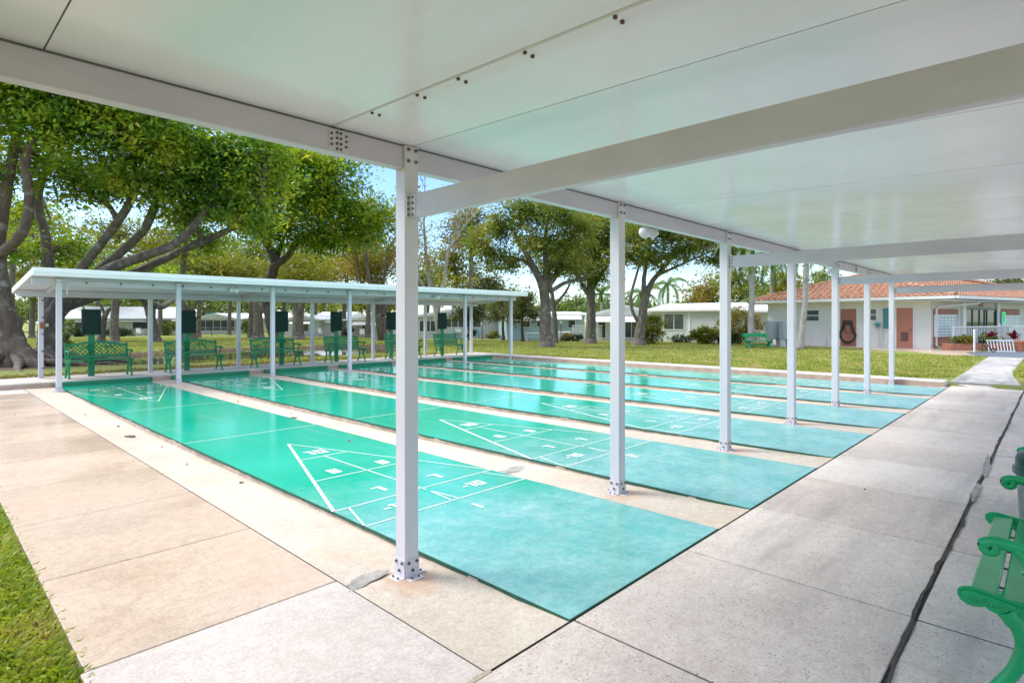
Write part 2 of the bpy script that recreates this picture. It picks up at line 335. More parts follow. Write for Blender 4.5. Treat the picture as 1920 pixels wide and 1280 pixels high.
# ================================================================== TERRAIN
PONDN = [(185,20.6),(300,20.9),(475,22.8),(640,25.4),(722,27.6)]
PONDF = [(748,31),(700,35),(640,35.5),(475,33.4),(330,29.2),(240,26.6),(140,24.5)]
POND = [tuple(P(px, D, 0)[:2]) for px, D in PONDN+PONDF]
PA = np.array(POND)
def pond_sd(X, Y):
    """signed distance to the pond outline (negative inside)"""
    d = np.full(X.shape, 1e9); ins = np.zeros(X.shape, bool); n = len(PA)
    for i in range(n):
        x0, y0 = PA[i]; x1, y1 = PA[(i+1) % n]; ex, ey = x1-x0, y1-y0
        tt = np.clip(((X-x0)*ex+(Y-y0)*ey)/(ex*ex+ey*ey), 0, 1)
        d = np.minimum(d, np.hypot(X-x0-tt*ex, Y-y0-tt*ey))
        c = ((y0 > Y) != (y1 > Y)) & (X < (x1-x0)*(Y-y0)/(y1-y0+1e-12)+x0); ins ^= c
    return np.where(ins, -d, d)
def gbase(X, Y):
    D = X*FW[0]+Y*FW[1]
    z = -.0125*np.clip(D-28, 0, 42)
    z = z + .035*np.sin(X*.31+1)*np.sin(Y*.27)*np.clip((np.hypot(X-9, Y-9)-12)/8, 0, 1)
    z = np.where((X > 17.2), z+.05, z)
    z = np.where((X < .6), z-.05, z)
    return z
def gz(X, Y):
    z = gbase(X, Y); sd = pond_sd(X, Y)+.35*np.sin(X*1.7)*np.sin(Y*1.3)
    s = np.clip((sd+.45)/1.1, 0, 1); s = s*s*(3-2*s)
    z = np.where(sd < 1.2, z*s+(-.62)*(1-s), z)
    # sunk under the concrete
    def sink(x0, x1, y0, y1, z, m=.45, by=.35):
        ins = (X > x0+m) & (X < x1-m) & (Y > y0+m) & (Y < y1-m); return np.where(ins, z-by, z)
    z = sink(.55, 17.3, -14, 18.6, z); z = sink(-6, 1.5, 17.0, 18.6, z)
    z = sink(17.0, 30.5, .7, 1.9, z, .3, .12)
    return z
def GZ(x, y): return float(gz(np.array([float(x)]), np.array([float(y)]))[0])
def lin(a, b, s): return list(np.arange(a, b, s))
gx = np.array(lin(-400, -60, 40)+lin(-60, -12, 4)+lin(-12, 50, .5)+lin(50, 130, 4)+lin(130, 421, 40))
gy = np.array(lin(-400, -60, 40)+lin(-60, -8, 4)+lin(-8, 44, .5)+lin(44, 120, 4)+lin(120, 421, 40))
XX, YY = np.meshgrid(gx, gy, indexing='xy'); ZZ = gz(XX, YY)
nx, ny = len(gx), len(gy); idx = np.arange(nx*ny).reshape(ny, nx)
F = np.stack([idx[:-1, :-1].ravel(), idx[:-1, 1:].ravel(), idx[1:, 1:].ravel(), idx[1:, :-1].ravel()], 1)
ground = npmesh('ground', np.stack([XX.ravel(), YY.ravel(), ZZ.ravel()], 1), F, M['lawn'], smooth=True); struct(ground)
sd = pond_sd(XX, YY)
dirt = np.clip(1-(sd-.2)/1.6, 0, 1)*.75
def spot(px, D, r, k=.7, p=None):
    c = p or P(px, D, 0); d = np.hypot(XX-c[0], YY-c[1]); return np.clip(1-d/r, 0, 1)*k
TREEBASES = [(30,19.5,4.2,.9),(100,20.5,4.2,.95),(1025,33,1.6,.6),(1107,39,1.6,.6),(1200,34.5,1.5,.55),(1495,30,1.3,.9),(190,46,1.5,.6),(1040,41,1,.6),(520,42,1.6,.7),(290,48,2,.7),(1325,42,3.,.7),(1225,38,2.2,.7),(1400,38,3.5,.7),(825,42,1.5,.6),(715,46,3,.7),(480,52,2,.6),(358,55,2,.5)]
for a in TREEBASES: dirt = np.maximum(dirt, spot(*a))
dirt = np.maximum(dirt, np.where((YY > 18.3) & (YY < 21.5) & (XX < 13), .55, 0))
at = ground.data.attributes.new('dirt', 'FLOAT', 'POINT'); at.data.foreach_set('value', dirt.ravel().astype(np.float32))
w = MB(); w.add([(p[0], p[1], -.2) for p in [tuple(c + (c-PA.mean(0))/np.linalg.norm(c-PA.mean(0))*.9) for c in PA]], [tuple(range(len(PA)))])
struct(w.build('water', M['water']))

# ================================================================== CONCRETE
def dip(y): return .010+.062*max(0., math.sin(math.pi*min(max((y-1.85)/15.1, 0), 1)))**1.2
XL, XP = 2.38, 2.433   # first court edge, pitch
CW = 1.82
def slab(mb, x0, x1, y0, y1, z0=-.18, z1=0., g=.0045): mb.bbox(x0+g, x1-g, y0+g, y1-g, z0, z1, .004)
# left damp walkway, slab by slab
m = MB(); ys = [3.16, 4.43, 5.73, 7.02, 8.33, 9.62, 10.9, 12.2, 13.5, 14.8, 15.95]
for a, b in zip(ys[:-1], ys[1:]): slab(m, .54, 1.785, a, b)
struct(m.build('walkway', M['wetwalk']))
m = MB(); slab(m, .52, 1.785, 1.85, 3.16, z1=.001)
xs = [-3.93, -2.66, -1.39, -.12, 1.15, 2.41, 3.675, 4.94, 6.21, 7.475, 8.74, 10.0, 11.27, 12.54, 13.8, 15.07, 16.34, 17.55]
struct(m.build('walkway_slab', M['walk2']))
m = MB()
for a, b in zip(xs[:-1], xs[1:]):
    if b > .5: slab(m, max(a, .52) if a < 1.16 else a, b, .556, 1.85, z1=.002, g=.008)
struct(m.build('pavement', M['walk']))
m = MB(); random.seed(3)
for a, b in zip(xs[:-1], xs[1:]):
    if b > .5:
        slab(m, max(a, .52) if a < 1.16 else a, b, -1.3, .549, z1=-.006+random.uniform(-.003, .003), g=.008); slab(m, a, b, -4.6, -1.3, z1=-.006); slab(m, a, b, -9, -4.6, z1=-.006); slab(m, a, b, -14, -9, z1=-.006)  # rearmost rows out of view, added to bounce neutral light under the roof
struct(m.build('pavement_south', M['walk']))
# weathered dark joint filling and earth under the slabs
m = MB(); n = 340
top = []; 
pts0 = [(.5+17.*i/n, .553+.012*math.sin(i*.11)+.005*math.sin(i*.47+1)+.003*math.sin(i*1.1)) for i in range(n)]
vs = [];
for (x, y) in pts0:
    hw = .004+.003*math.sin(x*3.1)**2+.002*math.sin(x*17)+.0015*math.sin(x*41)+.002*random.random()
    vs += [(x, y-hw-.004, .0025), (x, y+hw, .0045)]
m.add(vs, [(2*i, 2*i+1, 2*i+3, 2*i+2) for i in range(n-1)]); struct(m.build('pavement_joint', M['joint']))
m = MB(); m.box(.53, 17.5, .56, 1.86, -.2, -.006); m.box(.53, 17.5, -4.6, .5595, -.2, -.011); m.box(.56, 1.79, 1.8605, 15.9, -.2, -.006); struct(m.build('pavement_bedding', M['joint']))
# beige dished sheet below and between the courts
gxs = np.array([1.785, 2.0, 2.2, 2.38]+[2.38+i*.35 for i in range(1, 41)]); gxs = gxs[gxs < 16.6].tolist()+[16.66]
gys = np.arange(1.856, 16.96, .25).tolist()+[16.96]
vs = [];
for y in gys:
    for x in gxs:
        k = min(1, max(0, (x-1.785)/.45)); vs.append((x, y, .0-dip(y)*k*(1 if y > 1.9 else 0)))
nX = len(gxs); m = MB(); m.add(vs, [(j*nX+i, j*nX+i+1, (j+1)*nX+i+1, (j+1)*nX+i) for j in range(len(gys)-1) for i in range(nX-1)])
struct(m.build('gutter', M['gutter'], smooth=True))
# left part of walkway past the platform, platform slab, side kerb
m = MB(); m.bbox(-7, .54, 15.95, 16.96, -.15, .0, .01); m.bbox(.54, 1.785, 15.95, 16.96, -.15, .0, .01); struct(m.build('walkway_end', M['walk2']))
m = MB()
for a, b in ((-7, -2.5), (-2.5, 2.2), (2.2, 4.65), (4.65, 7.1), (7.1, 9.5), (9.5, 11.95), (11.95, 14.4), (14.4, 17.3)): m.bbox(a+.004, b-.004, 16.97, 18.62, -.3, .12, .012)
struct(m.build('platform', M['kerb']))
m = MB(); y = 1.93
while y < 16.9: m.bbox(16.67, 17.28, y+.003, min(y+2.5, 16.96)-.003, -.3, .118, .014); y += 2.5
struct(m.build('kerb', M['kerb']))
m = MB(); m.box(16.655, 16.6685, 1.94, 16.95, -.05, .095); m.box(-7, 16.65, 16.957, 16.9685, -.05, .09); struct(m.build('kerb_face', M['kerbside']))
# path towards the clubhouse
m = MB(); ex = [17.56, 19.1, 20.9, 22.7, 24.5, 26.3, 28.1, 30.2]
for a, b in zip(ex[:-1], ex[1:]):
    def yl(x): return 1.93+.12*max(0, (x-20)/10)
    def yr(x): return .62+.35*min(1, (x-17.5)/4)
    m.extr([(a+.005, yr(a)), (b-.005, yr(b)), (b-.005, yl(b)), (a+.005, yl(a))], 'z', -.1, .055)
struct(m.build('path', M['path']))
m = MB(); m.extr([(30.2, .2), (30.2, 2.1), (31.5, 2.9), (33.8, 3.0), (38.5, 1.3), (52, -3), (52, -9), (34, -9)], 'z', -.1, .058); struct(m.build('road', M['asphalt']))
m = MB(); m.extr([(33.3, 3.1), (30.5, 2.5), (30.3, 2.9), (33.0, 5.2), (33.4, 7.2), (35.3, 7.6), (35.3, 12.6), (36.25, 12.6), (36.25, 4.6), (40, 3.3), (44, 2.2), (44, .6), (38, 2.4)], 'z', -.1, .062); struct(m.build('terrace', M['wetwalk']))
# mortar patches (wear with a shape of its own)
def patch(name, cx, cy, rx, ry, z, label, rot=0, mat='patch', seed=1):
    rr = random.Random(seed); n = 26; m = MB(); ring = []
    for k in range(n):
        a = 2*math.pi*k/n; q = .7+.45*rr.random(); x, y = rx*q*math.cos(a), ry*q*math.sin(a)
        ring.append((cx+x*math.cos(rot)-y*math.sin(rot), cy+x*math.sin(rot)+y*math.cos(rot)))
    vs = [(x, y, z+.0005) for x, y in ring]+[(cx+(x-cx)*.8, cy+(y-cy)*.8, z+.0015+.0015*rr.random()) for x, y in ring]
    m.add(vs, [(k, (k+1)%n, n+(k+1)%n, n+k) for k in range(n)]+[tuple(range(n, 2*n))]); o = m.build(name, M[mat]); struct(o); return o
patch('pavement_patch', 1.915, 3.05, .175, .062, .0005, '', .2, seed=4)
patch('pavement_patch', 4.42, 4.22, .25, .10, -dip(4.2), '', .1, seed=5)
patch('pavement_patch', 8.0, .56, .7, .03, .004, '', .05, seed=8)
patch('pavement_patch', 6.75, .55, .4, .028, .004, '', .02, seed=18)
# the expansion strip at the near joint
m = MB(); m.box(.55, 1.8, 1.838, 1.862, -.02, .0045); struct(m.build('pavement_joint', M['slabside']))

# ================================================================== COURTS
DIG = {'0': [(0,0,.13,.045),(0,.155,.13,.2),(0,.045,.045,.155),(.085,.045,.13,.155)],
       '1': [(.035,0,.08,.2),(.0,.16,.035,.2)], 'I': [(.03,0,.075,.2)],
       '7': None, '8': None, '2': [(0,0,.13,.04),(0,.08,.13,.12),(0,.16,.13,.2),(0,.04,.045,.08),(.085,.12,.13,.16)],
       '-': [(0,.08,.09,.12)],
       '3': [(0,0,.13,.04),(0,.08,.13,.12),(0,.16,.13,.2),(.085,.04,.13,.16)],
       '4': [(.085,0,.13,.2),(0,.07,.085,.11),(0,.11,.045,.2)], '5': [(0,0,.13,.04),(0,.08,.13,.12),(0,.16,.13,.2),(0,.12,.045,.16),(.085,.04,.13,.08)],
       '6': [(0,0,.13,.04),(0,.08,.13,.12),(0,.16,.13,.2),(0,.12,.045,.16),(0,.04,.045,.08),(.085,.04,.13,.08)]}
def digit(mb, ch, x, y, s=1.):
    z = 0.
    def q(pts): 
        k = len(pts); mb.add([(x+a*s, y+b*s, z) for a, b in pts], [tuple(range(k))])
    if ch == '7':
        q([(0, .165), (.13, .165), (.13, .2), (0, .2)]); q([(.07, 0), (.13, 0), (.13, .165), (.075, .165)]); return .16*s
    if ch == '8':
        for a in ((0,0,.13,.04),(0,.08,.13,.12),(0,.16,.13,.2),(0,.04,.045,.08),(.085,.04,.13,.08),(0,.12,.045,.16),(.085,.12,.13,.16)): q([(a[0],a[1]),(a[2],a[1]),(a[2],a[3]),(a[0],a[3])])
        return .155*s
    for a in DIG[ch]: q([(a[0],a[1]),(a[2],a[1]),(a[2],a[3]),(a[0],a[3])])
    return {'1': .11, '-': .105, 'I': .11}.get(ch, .155)*s
def line(mb, p, q, wd=.0165):
    p, q = Vector((*p, 0)), Vector((*q, 0)); d = (q-p).normalized(); nn = Vector((-d.y, d.x, 0))*wd/2
    mb.add([p-nn, q-nn, q+nn, p+nn], [(0, 1, 2, 3)])
ORD = ['nearest', 'second', 'third', 'fourth', 'fifth', 'sixth']
def halfmarks(flip, num, court):
    """markings of one end, in court coordinates (x 0..CW, y from the near end at 1.85)"""
    def T(x, y): return (x, y) if not flip else (CW-x, 19.5-y)
    lines = MB(); e = .012; c = CW/2
    tip = (c, 7.02); bl, br_ = (e, 4.29), (CW-e, 4.29)
    def at(y): k = (7.02-y)/(7.02-4.29); return (c-(c-e)*k, y), (c+(c-e)*k, y)
    segs = [(tip, bl), (tip, br_), (bl, br_), at(6.12), at(5.22), ((c, 6.12), (c, 4.22)), ((e, 3.81), (CW-e, 3.81)), ((.15, 4.29), (e, 3.83)), ((CW-.15, 4.29), (CW-e, 3.83)),
            ((c-.002, 4.17), (c-.036, 3.84)), ((c+.004, 4.17), (c+.042, 3.84)), ((.02, 8.0), (CW-.02, 8.0))]
    for k, (p, q) in enumerate(segs): line(lines, T(*p), T(*q), .031 if k < 1 and not flip else .0165)
    if flip: lines.v = [(x, y, z) for x, y, z in lines.v]
    nums = []
    for txt, cx, cy, s in (('10', .95, 6.36, .98), ('8', .66, 5.43, .85), ('8', 1.22, 5.39, .85), ('7', .63, 4.55, .78), ('7', 1.26, 4.52, .78), ('-10', .46, 4.04, .72), ('-10', 1.33, 4.04, .72), (num if num != '1' else 'I', c+.02, 3.55, .72)):
        mb = MB(); wdt = sum({'1': .11, '-': .105, 'I': .11}.get(ch, .155) for ch in txt)*s; x = cx-wdt/2
        for ch in txt: x += digit(mb, ch, x, cy-.1*s, s)
        if flip: mb.v = [(CW-a, 19.5-b, z) for a, b, z in mb.v]
        nums.append(mb)
    return lines, nums
for k in range(6):
    x0 = XL+k*XP; y1 = 16.93
    t_ = thing('shuffleboard_court', f'{ORD[k]} teal green shuffleboard court from the tan walkway, white {k+1} at its near end', 'shuffleboard court', (x0, 1.85, 0), 0, 'shuffleboard courts side by side')
    mb = MB(); NY = 120; rr = random.Random(k)
    ed = [[1.858+(y1-1.858)*j/NY for j in range(NY+1)]][0]
    vs = []
    for y in ed:
        j = rr.uniform(-.004, .004); j2 = rr.uniform(-.004, .004); vs += [(x0+.006+j, y, -.16), (x0+.006+j, y, -.003), (x0+CW-.006+j2, y, -.003), (x0+CW-.006+j2, y, -.16)]
    fs = []
    for j in range(NY):
        a = 4*j; b = a+4
        fs += [(a, b, b+1, a+1), (a+1, b+1, b+2, a+2), (a+2, b+2, b+3, a+3)]
    fs += [(0, 1, 2, 3), (4*NY+3, 4*NY+2, 4*NY+1, 4*NY)]; mb.add(vs, fs); mb.build('base_slab', M['slabside'], t_)
    mb = MB(); vs = []
    for j in range(NY+1):
        yy = 1.852+(y1-1.852)*j/NY; ja, jb = rr.uniform(-.005, .005)+.004*math.sin(j*.4+k), rr.uniform(-.005, .005)
        vs += [(x0-.001+ja, yy, -.013), (x0+.001+ja*.7, yy, .0045), (x0+CW-.001+jb*.7, yy, .0045), (x0+CW+.001+jb, yy, -.013)]
    mb.add(vs, [(4*j+q, 4*j+4+q, 4*j+5+q, 4*j+1+q) for j in range(NY) for q in range(3)]+[(0, 1, 2, 3)]); mb.build('paint_edge', M['courtedge'], t_)
    mb = MB(); mb.add([(x0+.009, 1.857, .0065), (x0+CW-.009, 1.857, .0065), (x0+CW-.009, y1, .0065), (x0+.009, y1, .0065)], [(0, 1, 2, 3)]); mb.build('playing_surface', M['court'], t_)
    for flip in (0, 1):
        L, N = halfmarks(flip, str(k+1), k)
        for q, mbx in enumerate([L]+N):
            mbx.v = [(x0+a, b, .0095) for a, b, z in mbx.v]; mbx.build('line_markings' if q == 0 else 'numeral', M['line'], t_)
    mb = MB(); mb.bbox(x0-.06, x0+CW+.1, 16.80, 16.93, .0, .10, .01); mb.build('end_board', M['bumper'], t_)
    settle(t_, (x0, 1.85, 0))
# drains
for i, (x, y) in enumerate(((2.09, 9.33), (4.40, 9.26), (6.85, 9.3), (9.28, 9.3))):
    k = min(1, max(0, (x-1.785)/.45)); z = -dip(y)*k
    o = MB().lathe([(.085, 0), (.085, .006), (.07, .007)], (0, 0, 0), 22).build('drain_cover', M['joint']); o.location = (x, y, z)
    tag(o, ['small round rusty drain cover in the concrete strip beside the tan walkway', 'small round drain cover in the strip between the nearest two courts', 'small round drain cover between the second and third courts', 'small round drain cover between the third and fourth courts'][i], 'drain cover', 'drain covers between the courts')

# ================================================================== PAVILIONS
PX = [2.15, 4.52, 6.89, 9.30, 11.68, 14.08, 16.55]
def roofz(y): return 2.655+.028*(y-2.96)
def post(mb, x, y, z0, z1, w_=.102): mb.bbox(x-w_/2, x+w_/2, y-w_/2, y+w_/2, z0, z1, .005)
def base_bracket(parent, x, y, z, w_=.102, big=True):
    mb = MB(); h = w_/2; e = .006
    for s in (-1, 1):
        mb.box(x-.05, x+.05, y+s*(h+.0005) if s > 0 else y-h-e, y+h+e if s > 0 else y-h-.0005, z, z+.115)   # plates on y faces
        mb.box(x+h+.0005 if s > 0 else x-h-e, x+h+e if s > 0 else x-h-.0005, y-.05, y+.05, z, z+.115)
        mb.box(x-.05, x+.05, *( (y+h+e, y+h+.06) if s > 0 else (y-h-.06, y-h-e)), z, z+.006)
        mb.box(*((x+h+e, x+h+.06) if s > 0 else (x-h-.06, x-h-e)), y-.05, y+.05, z, z+.006)
    br = mb.build('base_bracket', M['white'], parent)
    mb = MB()
    for s in (-1, 1):
        for (a, zz) in ((-.03, .095), (.03, .095), (0, .045)):
            mb.cyl((x+a, y+s*(h+e), z+zz), (x+a, y+s*(h+e+.009), z+zz), .0095, 8); mb.cyl((x+s*(h+e), y+a, z+zz), (x+s*(h+e+.009), y+a, z+zz), .0095, 8)
        for a in (-.025, .025):
            mb.cyl((x+a, y+s*(h+.036), z+.006), (x+a, y+s*(h+.036), z+.016), .007, 6); mb.cyl((x+s*(h+.036), y+a, z+.006), (x+s*(h+.036), y+a, z+.016), .007, 6)
    return br, mb
near = thing('pavilion', 'large white aluminium shelter roof overhead on square posts, nearest the camera', 'pavilion', (2.15, 2.96, 0))
# roof panels between seams
SE = [-2.1, -.85, .37, 1.62, 2.16, 3.53, 4.90, 6.26, 7.63, 9.0, 10.36, 11.73, 13.1, 14.46, 15.83, 17.3]
m = MB(); Y0, Y1 = -1.3, 3.22
for a, b in zip(SE[:-1], SE[1:]):
    g = .003 if b < 3 else .0045; m.add([(a+g, Y0, roofz(Y0)), (b-g, Y0, roofz(Y0)), (b-g, Y1, roofz(Y1)), (a+g, Y1, roofz(Y1))]+[(a+g, Y0, roofz(Y0)+.075), (b-g, Y0, roofz(Y0)+.075), (b-g, Y1, roofz(Y1)+.075), (a+g, Y1, roofz(Y1)+.075)],
        [(0,1,2,3),(4,5,6,7),(0,1,5,4),(1,2,6,5),(2,3,7,6),(3,0,4,7)])
rf = m.build('roof_panels', M['ceil'], near)
m = MB(); m.box(-2.1, 17.3, Y0, Y1, 2.66, 2.67, Matrix.Shear('XY', 4, (0, 0)) if False else None); m.v = [(x, y, roofz(y)+(.012 if z < 2.665 else .07)) for x, y, z in m.v]; m.build('seam_backing', M['seam'], rf)
m = MB()
for (y, ye) in ((Y1, Y1+.012), (Y0-.012, Y0)): m.box(-2.12, 17.32, y, ye, roofz(y)-.03, roofz(y)+.11)
m.build('fascia', M['fascia'], near)
# lap strip with paired screws
m = MB(); xs_ = 1.629
m.add([(xs_, Y0, roofz(Y0)-.004), (xs_+.085, Y0, roofz(Y0)-.004), (xs_+.085, Y1-.3, roofz(Y1-.3)-.004), (xs_, Y1-.3, roofz(Y1-.3)-.004), (xs_, Y0, roofz(Y0)), (xs_+.085, Y0, roofz(Y0)), (xs_+.085, Y1-.3, roofz(Y1-.3)), (xs_, Y1-.3, roofz(Y1-.3))], [(0,1,2,3),(0,1,5,4),(1,2,6,5),(2,3,7,6),(3,0,4,7)])
st = m.build('lap_strip', M['ceil'], near); m = MB()
for y in (2.93, 2.55, 2.17, 1.88, 1.49, 1.08, .7, .3, -.1):
    for dx in (.008, .052): m.cyl((xs_+dx, y, roofz(y)-.013), (xs_+dx, y, roofz(y)-.003), .008, 8)
split_build(m, 'screw', M['screw'], st)
def bolts_y(mb, x, y, z, r=.010): mb.cyl((x, y, z), (x, y-.009, z), r, 8)
def bolts_x(mb, x, y, z, r=.008): mb.cyl((x-.008, y, z), (x, y, z), r, 8)
bh = .115
for i in range(-1, 7):   # header beam in lengths between posts
    a = -2.1 if i < 0 else PX[i]+.052; b = PX[i+1]-.052 if i < 6 else 17.25
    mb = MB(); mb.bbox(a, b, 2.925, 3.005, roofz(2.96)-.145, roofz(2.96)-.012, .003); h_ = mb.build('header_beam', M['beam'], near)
    mb = MB(); mb.box(a, b, 2.93, 3.0, roofz(2.96)-.0118, roofz(2.96)-.001); mb.build('gap_shadow_strip', M['seam'], h_)
    if i in (-1, 4):
        sp = 1.66 if i < 0 else 13.0; mb = MB()
        for dx in (-.045, -.012, .012, .045):
            for dz in ((-.03, -.06, -.09) if abs(dx) > .03 else (-.02, -.05, -.08, -.11)): bolts_y(mb, sp+dx, 2.925, roofz(2.96)-.015+dz, .0075)
        pl = MB().box(sp-.06, sp+.06, 2.9215, 2.9245, roofz(2.96)-.14, roofz(2.96)-.02).build('splice_plate', M['white'], h_); mb.v = [(x, y-.003, z) for x, y, z in mb.v]; split_build(mb, 'splice_bolt', M['bolt'], h_)
for i, x in enumerate(PX):
    zb = -dip(2.96)*(min(1, (x-1.785)/.45))
    if i == 6: zb = -dip(2.96)
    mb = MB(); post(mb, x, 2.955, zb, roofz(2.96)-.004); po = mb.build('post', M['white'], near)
    br, bm_ = base_bracket(po, x, 2.955, zb)
    for dx in (-.028, .028):
        for dz in (.03, .10): bolts_y(bm_, x+dx, 2.904, roofz(2.96)-dz, .011)
    split_build(bm_, 'bolt', M['bolt'], po)
    if i % 2 == 0:   # cross beams on every other post, running back under the roof
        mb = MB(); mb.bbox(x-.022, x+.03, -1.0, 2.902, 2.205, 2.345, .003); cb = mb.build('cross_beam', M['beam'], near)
        mb = MB(); mb.box(x-.047, x-.0225, 2.896, 2.9035, 2.21, 2.34); mb.box(x-.026, x-.0225, 2.835, 2.896, 2.21, 2.34); mb.build('beam_clip', M['white'], cb)
        mb = MB()
        for dz in (.015, .05, .085, .12):
            bolts_x(mb, x-.026, 2.86, 2.205+dz); mb.cyl((x-.037, 2.896, 2.205+dz), (x-.037, 2.889, 2.205+dz), .007, 6)
        split_build(mb, 'bolt', M['bolt'], cb)
        mb = MB(); post(mb, x+.0, -1.06, -.02, roofz(-1.06)-.004); mb.build('post', M['white'], near)
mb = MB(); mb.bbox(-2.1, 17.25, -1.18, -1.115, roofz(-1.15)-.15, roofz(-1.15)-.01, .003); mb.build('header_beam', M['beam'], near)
mb = MB(); mb.cyl((16.7, -.9, 2.36), (16.7, 2.85, 2.36), .012, 8); mb.tube([(16.7, 2.85, 2.36), (16.66, 2.89, 2.34), (16.62, 2.89, 2.2)], .012, 8); mb.build('conduit', M['white'], near)
settle(near, (2.15, 2.96, 0))
# far shelter
far = thing('pavilion', 'long low white shelter over the row of green benches beyond the courts', 'pavilion', (9.4, 17.2, 0))
def rz2(y): return 2.53-.085*(y-15.5)
fx0, fx1, fy0, fy1 = 1.80, 17.05, 15.5, 18.95
m = MB(); n = 11
for k in range(n):
    a = fx0+(fx1-fx0)*k/n; b = fx0+(fx1-fx0)*(k+1)/n; g = .003
    m.add([(a+g, fy0, rz2(fy0)), (b-g, fy0, rz2(fy0)), (b-g, fy1, rz2(fy1)), (a+g, fy1, rz2(fy1)), (a+g, fy0, rz2(fy0)+.08), (b-g, fy0, rz2(fy0)+.08), (b-g, fy1, rz2(fy1)+.08), (a+g, fy1, rz2(fy1)+.08)], [(0,1,2,3),(4,5,6,7),(0,1,5,4),(1,2,6,5),(2,3,7,6),(3,0,4,7)])
m.build('roof_panels', M['ceil'], far)
m = MB(); m.box(fx0-.03, fx1+.03, fy0-.1, fy0-.002, rz2(fy0)-.035, rz2(fy0)+.13); m.box(fx0-.03, fx1+.03, fy0-.115, fy0-.1, rz2(fy0)+.03, rz2(fy0)+.13)
m.add([(fx0-.03, fy0, rz2(fy0)-.01), (fx0-.002, fy0, rz2(fy0)-.01), (fx0-.002, fy1, rz2(fy1)-.01), (fx0-.03, fy1, rz2(fy1)-.01), (fx0-.03, fy0, rz2(fy0)+.12), (fx0-.002, fy0, rz2(fy0)+.12), (fx0-.002, fy1, rz2(fy1)+.12), (fx0-.03, fy1, rz2(fy1)+.12)], [(0,1,2,3),(4,5,6,7),(0,1,5,4),(1,2,6,5),(2,3,7,6),(3,0,4,7)])
m.box(fx0-.03, fx1+.03, fy1+.002, fy1+.03, rz2(fy1)-.02, rz2(fy1)+.11); m.build('fascia', M['fascia'], far)
yf, yb = 16.02, 18.28
for yy, zz, xs2 in ((yf, rz2(yf), (fx0+.02, fx1-.05)), (yb, rz2(yb), (fx0+.02, fx1-.05))):
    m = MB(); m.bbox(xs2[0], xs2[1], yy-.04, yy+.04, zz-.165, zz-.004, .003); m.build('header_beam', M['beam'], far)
for i, x in enumerate(PX):
    for yy, zb in ((yf, -dip(yf)), (yb, .12)):
        xx = x+(.12 if yy == yf else .1); w_ = .1; yo = -.055 if yy == yf else .0
        mb = MB(); post(mb, xx, yy+yo*1.65, zb, rz2(yy)-.006 if yy == yf else rz2(yy)-.17, w_); po = mb.build('post', M['white'], far)
        if yy == yf:
            br, bm_ = base_bracket(po, xx, yy+yo*1.65, zb, w_)
            for dx in (-.028, .028):
                for dz in (.03, .10): bolts_y(bm_, xx+dx, yy+yo*1.65-w_/2, rz2(yy)-dz, .010)
            split_build(bm_, 'bolt', M['bolt'], po)
    if i % 2 == 0:
        mb = MB(); 
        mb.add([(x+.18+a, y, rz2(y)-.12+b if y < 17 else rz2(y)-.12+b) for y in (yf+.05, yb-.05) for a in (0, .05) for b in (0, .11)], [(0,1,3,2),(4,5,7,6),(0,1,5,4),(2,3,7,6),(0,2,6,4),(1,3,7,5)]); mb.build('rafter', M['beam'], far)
m = MB(); zc = rz2(yf)-.085; m.tube([(2.42, yf-.06, zc-.28), (2.42, yf-.06, zc-.05), (2.45, yf-.06, zc-.01), (2.52, yf-.06, zc)], .016, 8); m.cyl((2.52, yf-.065, zc), (16.6, yf-.065, zc), .016, 8)
cd = m.build('conduit', M['white'], far); m = MB()
for k in range(22): xk = 2.75+k*.66; m.box(xk, xk+.035, yf-.09, yf-.045, zc-.024, zc+.024)
split_build(m, 'conduit_clip', M['bolt'], cd)
mb = MB(); mb.cyl((2.28, 18.212, .12), (2.28, 18.212, 2.1), .014, 8); c2 = mb.build('conduit', M['white'], far); mb = MB()
for k in range(5): mb.box(2.255, 2.305, 18.19, 18.229, .35+k*.42, .38+k*.42)
split_build(mb, 'conduit_clip', M['bolt'], c2)
settle(far, (9.4, 17.2, 0))
# junction box on the back left post
b_ = thing('junction_box', 'small rusty brown electrical box fixed to the leftmost back post of the far shelter', 'electrical box', (2.27, 18.2, 1.42))
MB().bbox(-.05, .05, -.045, .02, -.08, .08, .008).build('housing', M['rustplate'], b_); MB().bbox(.05, .12, -.02, .02, -.03, .05, .006).build('side_lug', M['meter'], b_)
# floodlights
def floodlight(loc, rz, label):
    t_ = thing('floodlight', label, 'floodlight', loc, rz, 'white floodlights on the shelter beams')
    MB().bbox(-.05, .05, -.02, .03, -.06, .02, .008).build('mount', M['white'], t_)
    for s in (-1, 1):
        Mx = Matrix.Translation((s*.07, .02, -.02)) @ Matrix.Rotation(s*.5, 4, 'Z') @ Matrix.Rotation(R_(-35), 4, 'X')
        h = MB(); h.lathe([(.03, -.09), (.045, -.06), (.075, .0), (.078, .02), (.066, .02), (.06, .005)], n=16); h.v = [Mx @ (Matrix.Scale(.8, 4) @ Matrix.Rotation(R_(-70), 4, 'X') @ Vector(v)) for v in h.v]
        hd = h.build('lamp_head', M['white'], t_, angle=40)
        g_ = MB().lathe([(.06, .008), (.03, .016), (.001, .018)], n=16); g_.v = [Mx @ (Matrix.Scale(.8, 4) @ Matrix.Rotation(R_(-70), 4, 'X') @ Vector(v)) for v in g_.v]; g_.build('lens', M['lampwhite'], hd)
floodlight((5.35, 3.10, 2.50), 0, 'twin floodlight hanging under the header beam between the second and third near posts')
floodlight((11.95, 3.10, 2.50), 0, 'white floodlight beside the fifth near post, against the tiled roof')
floodlight((5.95, 15.9, 2.36), math.pi, 'white twin floodlight on the far shelter between its second and third posts')
